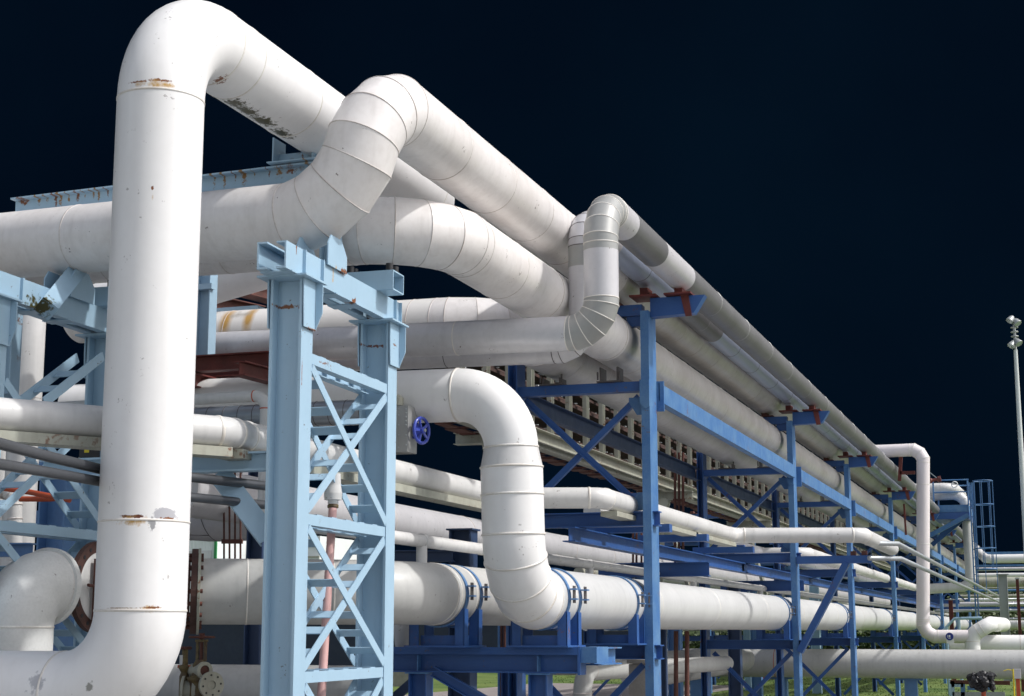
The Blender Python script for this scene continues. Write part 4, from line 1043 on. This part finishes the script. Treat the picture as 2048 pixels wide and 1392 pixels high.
# twin conduits running off to the right
for k, (p0, p1) in enumerate((((1795, 1074), (2008, 1203)), ((1800, 1088), (2008, 1219)))):
    Yc = 2.62
    a = at(*p0, Y=Yc); b = at(*p1, Y=Yc); zz = (a.z + b.z) / 2
    m = MB(); m.tube([(a.x - .4, Yc + .5, zz), (a.x, Yc, zz), (a.x + 12, Yc, zz), (b.x - 14, Yc, zz), (b.x - .6, Yc, zz), (b.x, Yc - .5, zz), (b.x, Yc - 7, zz)], .042, 10)
    tag(m.build('conduit', 'galv'), ['upper of two grey conduits slanting past the gooseneck pipe', 'lower of two grey conduits slanting past the gooseneck pipe'][k], 'conduit', 'grey conduits at the right')

# cross yard pipes far right (all run square to the rack)
def crossrun(px0, yc, th, X_, mt, label, px1=2200, round_=True):
    a, b = at(px0, yc, X=X_), at(px1, yc, X=X_); z = at(2010, yc, X=X_).z; r = th / 2 * pj_depth(a) / F_PX
    m = MB()
    if round_:
        m.cyl((X_, a.y, z), (X_, b.y, z), r, n=16)
        for k in range(1, 4): m.band((X_, a.y + (b.y - a.y) * k / 4.3, z), (0, 1, 0), r, .012, .06, 16)
    else: m.box((X_ - r, b.y, z - r), (X_ + r, a.y, z + r))
    return tag(m.build('cross_pipe' if round_ else 'cross_beam', mt), label, 'pipe' if round_ else 'beam', 'far yard pipes')
def pj_depth(p): return (V(p) - O).dot(FW)
pipeline('pipeline', 'white pipe bending off to the right edge beside the cage ladder foot', 'pipe', [(92, at(1930, 1090, X=92).y, at(1930, 1090, X=92).z + .3), (84, at(1972, 1118, X=84).y, at(1972, 1118, X=84).z), (84, -6, at(1972, 1118, X=84).z)], .44, [.4], 'white', mitre=3, n=20)
crossrun(1965, 1106, 5, 86, 'blue2', 'thin blue beam on top of the white pipe at the right edge', round_=False)
crossrun(1952, 1138, 7, 88, 'lav', 'thin pale pipe below the cage ladder hoops')
crossrun(1952, 1131, 4, 89, 'blue2', 'thin blue rail above the thin pale pipe at right', round_=False)
crossrun(1940, 1150, 8, 91, 'white', 'flat white pipe top at the right edge, above the fat shaded pipe')
crossrun(1945, 1164, 20, 93, 'cream', 'fat shaded cream pipe crossing behind the grey column at right')
crossrun(1930, 1176, 5, 95, 'cream', 'first thin cream pipe below the fat shaded pipe')
crossrun(1925, 1181, 5, 96, 'blue2', 'thin blue pipe between the cream pipes at right')
crossrun(1915, 1192, 6, 97, 'cream', 'yellowish thin pipe across the far yard at right')
crossrun(1900, 1199, 6, 90, 'white', 'bright thin pipe across the far yard at right')
crossrun(1880, 1208, 9, 80, 'lav', 'shaded grey pipe across the far yard at right')
crossrun(1870, 1221, 6, 78, 'galv', 'dull grey pipe lowest in the far yard group')
crossrun(1880, 1216, 4, 79, 'blue', 'dark blue beam just above the dull grey pipe', round_=False)
crossrun(1985, 1250, 18, 88, 'white2', 'white pipe at eye level crossing behind the brown post')
crossrun(1975, 1238, 5, 89, 'galv', 'thin grey pipe on top of the white one at eye level')
for px, w, y0, X_, mt, lab in ((2011, 17, 1150, 72, 'pole', 'pale blue grey column at the far right'), (2040, 6, 1158, 60, 'redox', 'thin dark red post at the right edge'), (1904, 8, 1200, 70, 'redox', 'dark red post behind the gooseneck')):
    a, b = at(px, 1262, X=X_), at(px, y0, X=X_); ww = w * pj_depth(a) / F_PX
    t = thing('post', lab, 'post', (X_, a.y, 0)); m = MB(); m.ibeam((X_, a.y, 0), (X_, a.y, b.z), ww, ww * .8, up=(0, 1, 0)); m.build('shaft', mt if mt != 'pole' else 'lamp', t)
    m = MB(); m.box((X_ - ww * .6, a.y - ww * .7, b.z + .002), (X_ + ww * .6, a.y + ww * .7, b.z + .05)); m.build('head_plate', 'lamp', t)
gr = thing('guard_rail', 'light blue guard rail in front of the far valves, behind the gooseneck foot', 'rail', at(1940, 1262, X=56))
m = MB(); m.tube([at(1884, 1264, X=56), at(1909, 1237, X=56), at(1964, 1236, X=56)], .05, 8); m.build('top_rail', 'ltb', gr)
for px in (1893, 1918, 1964):
    m = MB(); q = at(px, 1250, X=56); m.cyl((56, q.y, 0), (56, q.y, at(px, 1238 if px > 1900 else 1254, X=56).z), .05, n=8); m.build('post', 'ltb', gr)

# lamp mast
lm = thing('lamp_mast', 'tall pale floodlight mast at the right edge', 'lamp mast', at(2062, 1262, X=62))
lx = 62; b0 = at(2063, 1262, X=lx); tp = at(2027, 640, X=lx); yl = (b0.y + tp.y) / 2
ztop = tp.z
m = MB(); m.cyl((lx, yl, 0), (lx, yl, at(2027, 700, X=lx).z), .135, .07, n=20); m.build('pole', 'pole', lm)
m = MB(); m.cyl((lx, yl, at(2027, 700, X=lx).z), (lx, yl, ztop), .05, n=12)
for yy in (655, 664, 673, 682): m.torus((lx, yl, at(2027, yy, X=lx).z), (0, 0, 1), .12, .025, 16, 6)
m.build('spigot', 'lamp', lm)
for yy, s in ((640, 1), (690, 1), (646, -1), (686, -1)):
    c = V((lx - .2, yl + .10 * s, at(2027, yy, X=lx).z)); m = MB()
    d = V((-.35, .5 * s, -.75)).normalized()
    m.lathe(c - d * .14, d, [(0, .06), (.06, .10), (.22, .15), (.25, .15)], 14); m.build('floodlight', 'lamp', lm)
    m = MB(); m.lathe(c + d * .10, d, [(0, .14), (.01, 0)], 14); m.build('lens', 'glass', lm)

# small far objects on the lawn
def block(label, cat, name, boxes):
    t = thing(name, label, cat, boxes[0][1])
    for nm, c, mt, sz in boxes:
        m = MB(); m.box(V(c) - V((sz[0] / 2, sz[1] / 2, 0)), V(c) + V((sz[0] / 2, sz[1] / 2, sz[2]))); m.build(nm, mt, t)
    return t
g = at(811, 1372, Z=0); block('light blue pump on a brown block beyond the tower foot', 'pump', 'pump', [('plinth', g, 'conc', (1.2, .8, .55)), ('casing', g + V((0, 0, .56)), 'ltb', (.7, .45, .5)), ('motor', g + V((.1, -.1, 1.07)), 'mblue', (.4, .3, .25))])
g = at(1203, 1378, Z=0) + V((30, 0, 0)); block('light blue pump seen through the lower braces', 'pump', 'pump', [('plinth', at(1210, 1355, Z=0), 'conc', (1.4, 1.6, .5)), ('casing', at(1208, 1355, Z=0) + V((0, 0, .51)), 'ltb', (1, .9, 1.0))])
block('red hydrant box on the lawn behind the second frame', 'hydrant', 'hydrant', [('body', at(1537, 1358, Z=0), 'red', (.5, .6, .9)), ('lid', at(1537, 1358, Z=0) + V((0, 0, .905)), 'red', (.55, .65, .08))])
block('white marker post on the lawn right of the first column', 'post', 'marker_post', [('shaft', at(1413, 1378, Z=0), 'white', (.3, .3, .95)), ('cap', at(1413, 1378, Z=0) + V((0, 0, .955)), 'lamp', (.34, .34, .06))])
block('rough concrete pier under the first rack frame', 'pier', 'concrete_pier', [('shaft', V((20.6, at(1282, 1360, X=20.6).y, 0)), 'conc', (.4, .22, 1.68)), ('cap', V((20.6, at(1282, 1360, X=20.6).y, 1.685)), 'conc', (.44, .26, .05))])
for i, px in enumerate((1390, 1560, 1820)):
    block(['blue pipe stand on a stone base under the wide pipe, left', 'blue pipe stand on a stone base under the wide pipe, middle', 'blue pipe stand under the wide pipe below the gooseneck'][i], 'stand', 'pipe_stand',
        [('base', V((41.2, at(px, 1350, X=41).y, 0)), 'conc', (.7, .8, .16)), ('post', V((41.2, at(px, 1350, X=41).y, .165)), 'mblue', (.25, .3, zc - .35 - .20)), ('saddle', V((41.2, at(px, 1350, X=41).y, zc - .40)), 'mblue', (.3, .6, .06))])
# wrapped valve in black plastic and instrument box, bottom right
wb = thing('wrapped_valve', 'valve wrapped in crumpled black plastic at the bottom right', 'valve', at(1965, 1395, X=36))
m = MB(); c = at(1966, 1364, X=36)
for _ in range(44):
    q = c + V((random.uniform(-.15, .15), random.uniform(-.20, .20), random.uniform(-.15, .14))); m.sphere(q, random.uniform(.04, .12), 9, 6, (random.uniform(.7, 1.3), random.uniform(.7, 1.3), random.uniform(.7, 1.2)))
m.v = [p + V((random.uniform(-1, 1), random.uniform(-1, 1), random.uniform(-1, 1))) * .022 for p in m.v]; m.sm = [False] * len(m.f)
m.build('plastic_wrap', 'black', wb)
m = MB(); m.cyl((36, c.y, 0), (36, c.y, c.z - .1), .05, n=10); m.build('stem', 'orust', wb)
ib = thing('instrument_box', 'grey instrument box on a brown post at the bottom right edge', 'box', at(2035, 1395, X=36))
a, b = at(2028, 1338, X=36), at(2042, 1357, X=36); m = MB(); m.box((35.9, b.y, b.z), (36.1, a.y, a.z)); m.build('case', 'lav', ib)
m = MB(); m.box((35.95, (a.y + b.y) / 2 - .04, 0), (36.05, (a.y + b.y) / 2 + .04, b.z - .002)); m.build('post', 'orust', ib)
m = MB(); q = at(2026, 1338, X=35.9); m.cyl((35.9, q.y, 0), (35.9, q.y, q.z), .015, n=8); m.tube([at(2026, 1341, X=35.9), at(2016, 1339, X=35.9), at(2007, 1342, X=35.9)], .008, 6); m.build('stake', 'yellow', ib)
bf = thing('pipe_trestle', 'light blue low trestle behind the wrapped valve', 'trestle', at(1935, 1390, X=43))
for (x0, y0), (x1, y1), mt in (((1903, 1370), (1927, 1370), 'ltb'), ((1905, 1362), (1905, 1395), 'ltb'), ((1926, 1368), (1926, 1395), 'mblue'), ((1905, 1388), (2010, 1388), 'galv'), ((1935, 1376), (1990, 1376), 'mblue'), ((1900, 1364), (2020, 1366), 'rust')):
    m = MB(); m.bar(at(x0, y0, X=42.6), at(x1, y1, X=42.6), .1, .12, up=(1, 0, 0)); m.build('bar', mt, bf)

# white industrial shed behind
sh = thing('shed', 'white ribbed metal shed with a green corner strip, behind the grey vessel', 'shed', at(440, 1262, X=60))
SX = 84.0
q = lambda px, py: at(px, py, X=SX)
yl, yr = q(300, 1100).y, q(429, 1100).y; ze = q(420, 1078).z
m = MB()
m.prism([(SX, yl + 3, 0), (SX, yr, 0), (SX, yr, q(429, 1075).z), (SX, q(376, 1036).y, q(376, 1036).z), (SX, yl + 3, q(300, 980).z)], (14, 0, 0))
m.build('wall', 'wall', sh)
m = MB(); y = yr + .1
while y < yl: m.box((SX - .02, y, 0.05), (SX, y + .03, ze - .1)); y += .22
m.build('wall_rib', 'wall', sh)
m = MB(); m.bar((SX - .05, yr - .02, q(429, 1077).z), (SX - .05, q(360, 1024).y, q(360, 1024).z), .12, .10, up=(0, 0, 1)); m.build('roof_trim', 'white', sh)
m = MB(); m.box((SX - .10, yr - .18, 0), (SX, yr - .02, q(432, 1075).z)); m.build('corner_strip', 'green', sh)
m = MB(); m.box((SX - .07, q(424, 1100).y, 0), (SX - .03, yl, q(420, 1101).z)); m.build('door', 'lav', sh)
sh2 = thing('shed', 'cream white building with horizontal ribs right of the green corner strip', 'shed', at(470, 1262, X=88))
a, b = at(436, 1076, X=88), at(640, 1076, X=88)
m = MB(); m.box((88, b.y, 0), (98, a.y, a.z)); m.build('wall', 'wall', sh2)
m = MB(); m.box((87.9, b.y, at(450, 1096, X=88).z), (87.99, a.y, at(450, 1092, X=88).z)); m.box((87.9, b.y, at(450, 1118, X=88).z), (87.99, a.y, at(450, 1115, X=88).z)); m.build('rib', 'cream', sh2)

M['navy'] = mat('navy_sheet', (.012, .02, .05), .6, dirt=.2)
sw = thing('dark_screen', 'long low navy screen added to darken the view under the pipes', 'shed', at(800, 1262, X=79))  # added screen, stands in for the dark gap under the pipes
a, b = at(330, 1236, X=79), at(1296, 1236, X=79)
m = MB(); m.box((79, b.y, 0), (82, a.y, a.z)); m.build('wall', 'navy', sw)
m = MB(); m.box((78.8, b.y - .1, a.z + .003), (82.2, a.y + .1, a.z + .12)); m.build('screen_top', 'dblue', sw)
# ================================================================== trees and hedge far off
def leaf_mat(name, c1, c2):
    m = bpy.data.materials.new(name); m.use_nodes = True; nt = m.node_tree; bs = nt.nodes['Principled BSDF']
    oi = nt.nodes.new('ShaderNodeNewGeometry'); t = nt.nodes.new('ShaderNodeTexNoise'); t.inputs['Scale'].default_value = 1.4
    r = nt.nodes.new('ShaderNodeValToRGB'); r.color_ramp.elements[0].color = (*c1, 1); r.color_ramp.elements[1].color = (*c2, 1); r.color_ramp.elements[0].position = .35; r.color_ramp.elements[1].position = .7
    nt.links.new(oi.outputs['Position'], t.inputs['Vector']); nt.links.new(t.outputs['Fac'], r.inputs['Fac']); nt.links.new(r.outputs['Color'], bs.inputs['Base Color'])
    bs.inputs['Roughness'].default_value = .6
    return m
M['leaf'] = leaf_mat('foliage', (.025, .045, .012), (.085, .12, .03))
M['bark'] = mat('bark', (.09, .07, .05), .9)
def tree(x, y, h, w, label, zb=0.0):
    t = thing('tree', label, 'tree', (x, y, 0), 'far trees')
    m = MB(); m.tube([(x, y, -.1), (x + .1, y, h * .35), (x, y + .1, h * .7)], .14, 8)
    for k in range(5):
        a = k * 1.3; m.tube([(x + .05, y, h * (.25 + .08 * k)), (x + w * .35 * math.cos(a), y + w * .35 * math.sin(a), h * (.5 + .08 * k))], .05, 6)
    m.build('trunk', 'bark', t)
    m = MB(); cl = [(V((x + random.uniform(-w, w) * .4, y + random.uniform(-w, w) * .42, h * random.uniform(.35, .9))), random.uniform(.18, .32) * w) for _ in range(15)]
    for c, r in cl:
        for _ in range(120):
            d = V((random.gauss(0, 1), random.gauss(0, 1), random.gauss(0, 1))).normalized() * r * random.uniform(.5, 1.05)
            p = c + d * 1.0; u = V((random.gauss(0, 1), random.gauss(0, 1), random.gauss(0, 1))).normalized(); v = u.orthogonal().normalized(); s = random.uniform(.09, .2)
            m.add([p - u * s, p + v * s * .5, p + u * s, p - v * s * .5], [(0, 1, 2, 3)])
    m.build('crown', 'leaf', t)
tx = [(1420, 120, 4.2, 4), (1462, 126, 3.6, 4), (1500, 118, 4.0, 4.5), (1545, 130, 4.4, 5), (1925, 125, 4.6, 4), (1960, 118, 5.0, 4), (1995, 128, 5.4, 5), (2022, 120, 4.6, 4), (2046, 125, 5.2, 5)]
tl = ['far tree seen under the low pipe, leftmost', 'far tree seen under the low pipe, second from the column', 'far tree under the low pipe between the columns', 'far tree under the low pipe beside the second frame', 'far dark tree behind the guard rail', 'far dark tree above the offset elbow', 'far dark tree left of the grey column', 'far dark tree right of the grey column', 'far dark tree at the right edge']
for (px, x, h, w), l in zip(tx, tl):
    c = at(px, 1262, X=x); tree(x, c.y, h, w, l)

hg = thing('hedge', 'long dark hedge closing the far lawn behind the pipe rack', 'hedge', at(1700, 1262, X=112))
m = MB(); ya_, yb_ = at(1285, 1262, X=112).y, at(2120, 1262, X=112).y
for _ in range(9000):
    yy = random.uniform(yb_, ya_); hh = 2.5 + .5 * math.sin(yy * .7) + .35 * math.sin(yy * 2.3)
    p = V((112 + random.uniform(-1, 1), yy, abs(random.gauss(.5, .35)) * hh % hh)); u = V((random.gauss(0, 1), random.gauss(0, 1), random.gauss(0, 1))).normalized(); v = u.orthogonal().normalized(); q = random.uniform(.12, .3)
    m.add([p - u * q, p + v * q * .6, p + u * q, p - v * q * .6], [(0, 1, 2, 3)])
m.build('foliage', 'leaf', hg)
m = MB(); yy = yb_
while yy < ya_: m.tube([(112, yy, -.1), (112.1, yy + .1, 1.6)], .06, 6); yy += 1.6
tag(m.build('stems', 'bark', hg), None, None, kind='stuff')
# ================================================================== ground
def ground_mat():
    m = bpy.data.materials.new('lawn'); m.use_nodes = True; nt = m.node_tree; bs = nt.nodes['Principled BSDF']; L = nt.links.new
    g = nt.nodes.new('ShaderNodeNewGeometry')
    n1 = nt.nodes.new('ShaderNodeTexNoise'); n1.inputs['Scale'].default_value = .35; n1.inputs['Detail'].default_value = 6
    n2 = nt.nodes.new('ShaderNodeTexNoise'); n2.inputs['Scale'].default_value = 9; n2.inputs['Detail'].default_value = 4
    for n in (n1, n2): L(g.outputs['Position'], n.inputs['Vector'])
    r = nt.nodes.new('ShaderNodeValToRGB'); e = r.color_ramp.elements
    e[0].position = .3; e[0].color = (.045, .10, .012, 1); e[1].position = .72; e[1].color = (.15, .20, .045, 1)
    mx = nt.nodes.new('ShaderNodeMath'); mx.operation = 'ADD'; mm = nt.nodes.new('ShaderNodeMath'); mm.operation = 'MULTIPLY'; mm.inputs[1].default_value = .5
    L(n1.outputs['Fac'], mx.inputs[0]); L(n2.outputs['Fac'], mm.inputs[0]); L(mm.outputs[0], mx.inputs[1])
    sb = nt.nodes.new('ShaderNodeMath'); sb.operation = 'SUBTRACT'; sb.inputs[1].default_value = .25; L(mx.outputs[0], sb.inputs[0])
    L(sb.outputs[0], r.inputs['Fac']); L(r.outputs['Color'], bs.inputs['Base Color']); bs.inputs['Roughness'].default_value = .9
    b = nt.nodes.new('ShaderNodeBump'); b.inputs['Strength'].default_value = .6; b.inputs['Distance'].default_value = .05; L(n2.outputs['Fac'], b.inputs['Height']); L(b.outputs['Normal'], bs.inputs['Normal'])
    return m
M['lawn'] = ground_mat()
m = MB(); m.add([(-800, -1500, 0), (2500, -1500, 0), (2500, 1500, 0), (-800, 1500, 0)], [(0, 1, 2, 3)]); tag(m.build('ground', 'lawn'), 'flat green lawn under the whole plant', None, kind='structure')
m = MB(); m.add([(-40, -60, .004), (40, -60, .004), (40, 80, .004), (-40, 80, .004)], [(0, 1, 2, 3)]); tag(m.build('yard', 'yard'), 'unseen grey yard sheet added for neutral bounce light under the pipes', None, kind='structure')  # out of view, added so neutral light bounces up onto the pipes
M['pathm'] = mat('path_tarmac', (.30, .265, .25), .9, dirt=.25, scale=1.5)
p0, p1 = at(760, 1394, Z=0), at(1075, 1367, Z=0)
dd = (p1 - p0).normalized(); nn = V((-dd.y, dd.x, 0));
if nn.x > 0: nn = -nn
e0, e1 = p0 - dd * 30, p1 + dd * .5
m = MB(); m.add([e0 + V((0, 0, .004)), e1 + V((0, 0, .004)), e1 + nn * 9 + V((0, 0, .004)), e0 + nn * 9 + V((0, 0, .004))], [(0, 1, 2, 3)]); tag(m.build('path', 'pathm'), 'pinkish grey path along the lawn', None, kind='structure')
m = MB()
for _ in range(9000):
    x = random.uniform(38, 75); a = random.uniform(1.5, 15); y = x * a / 45 + random.uniform(-1, 1) * 2
    h = random.uniform(.02, .06); s = random.uniform(.01, .03); an = random.uniform(0, PI); u = V((math.cos(an), math.sin(an), 0)) * s; p = V((x, y, 0))
    if ((p - p0).dot(nn) > -.1) and ((p - p0).dot(nn) < 9.1) and (p - p1).dot(dd) < .7: continue
    m.add([p - u, p + u, p + V((random.uniform(-.04, .04), random.uniform(-.04, .04), h))], [(0, 1, 2)])
tag(m.build('grass', 'lawn'), 'tufts of grass on the lawn', None, kind='stuff')

# ================================================================== sky and sun
SUN_AZ, SUN_EL = math.radians(-84), math.radians(49)   # heading from +X, towards +Y positive
sd = V((math.cos(SUN_AZ) * math.cos(SUN_EL), math.sin(SUN_AZ) * math.cos(SUN_EL), math.sin(SUN_EL)))
ld = bpy.data.lights.new('sun', 'SUN'); ld.energy = 2.0; ld.angle = math.radians(1.6); ld.color = (1, .98, .95)
lo = bpy.data.objects.new('sun', ld); COL.objects.link(lo); lo.rotation_euler = sd.to_track_quat('Z', 'Y').to_euler(); lo.location = sd * 60
w = bpy.data.worlds.new('World'); scene.world = w; w.use_nodes = True
nt = w.node_tree; L = nt.links.new
bg = nt.nodes['Background']; bg.inputs['Strength'].default_value = .149
sk = nt.nodes.new('ShaderNodeTexSky'); sk.sky_type = 'NISHITA'; sk.sun_disc = False
sk.sun_elevation = SUN_EL; sk.sun_rotation = math.atan2(sd.x, sd.y); sk.air_density = 1.0; sk.dust_density = 3.0; sk.ozone_density = 1.0
# navy sky ahead; half behind the viewer made bright as added fill light
tc = nt.nodes.new('ShaderNodeTexCoord')
dp = nt.nodes.new('ShaderNodeVectorMath'); dp.operation = 'DOT_PRODUCT'
L(tc.outputs['Generated'], dp.inputs[0]); dp.inputs[1].default_value = (math.cos(YAW + .25), math.sin(YAW + .25), .05)
mr = nt.nodes.new('ShaderNodeMapRange'); mr.interpolation_type = 'SMOOTHSTEP'
mr.inputs['From Min'].default_value = .22; mr.inputs['From Max'].default_value = .62
L(dp.outputs['Value'], mr.inputs['Value'])
hz = nt.nodes.new('ShaderNodeMix'); hz.data_type = 'RGBA'; hz.inputs[0].default_value = .55
bw = nt.nodes.new('ShaderNodeRGBToBW'); L(sk.outputs['Color'], bw.inputs[0])
cb = nt.nodes.new('ShaderNodeVectorMath'); cb.operation = 'SCALE'; cb.inputs[0].default_value = (1.02, 1.0, 1.0); L(bw.outputs[0], cb.inputs['Scale'])
L(sk.outputs['Color'], hz.inputs[6]); L(cb.outputs[0], hz.inputs[7])
ns = nt.nodes.new('ShaderNodeTexNoise'); ns.inputs['Scale'].default_value = 3.5; ns.inputs['Detail'].default_value = 5; L(tc.outputs['Generated'], ns.inputs['Vector'])
cr = nt.nodes.new('ShaderNodeValToRGB'); cr.color_ramp.elements[0].position = .3; cr.color_ramp.elements[1].position = .75
K = 1 / .149
cr.color_ramp.elements[0].color = (.00045 * K, .0020 * K, .0058 * K, 1); cr.color_ramp.elements[1].color = (.0008 * K, .0041 * K, .0098 * K, 1)
L(ns.outputs['Fac'], cr.inputs['Fac'])
mx = nt.nodes.new('ShaderNodeMix'); mx.data_type = 'RGBA'
L(mr.outputs['Result'], mx.inputs[0]); L(hz.outputs[2], mx.inputs[6]); L(cr.outputs['Color'], mx.inputs[7])
L(mx.outputs[2], bg.inputs['Color'])
vs = scene.view_settings; vs.view_transform = 'Standard'; vs.look = 'None'; vs.exposure = 0.50; vs.gamma = 1; vs.use_curve_mapping = False
scene.cycles.max_bounces = 8
scene.cycles.use_denoising = True
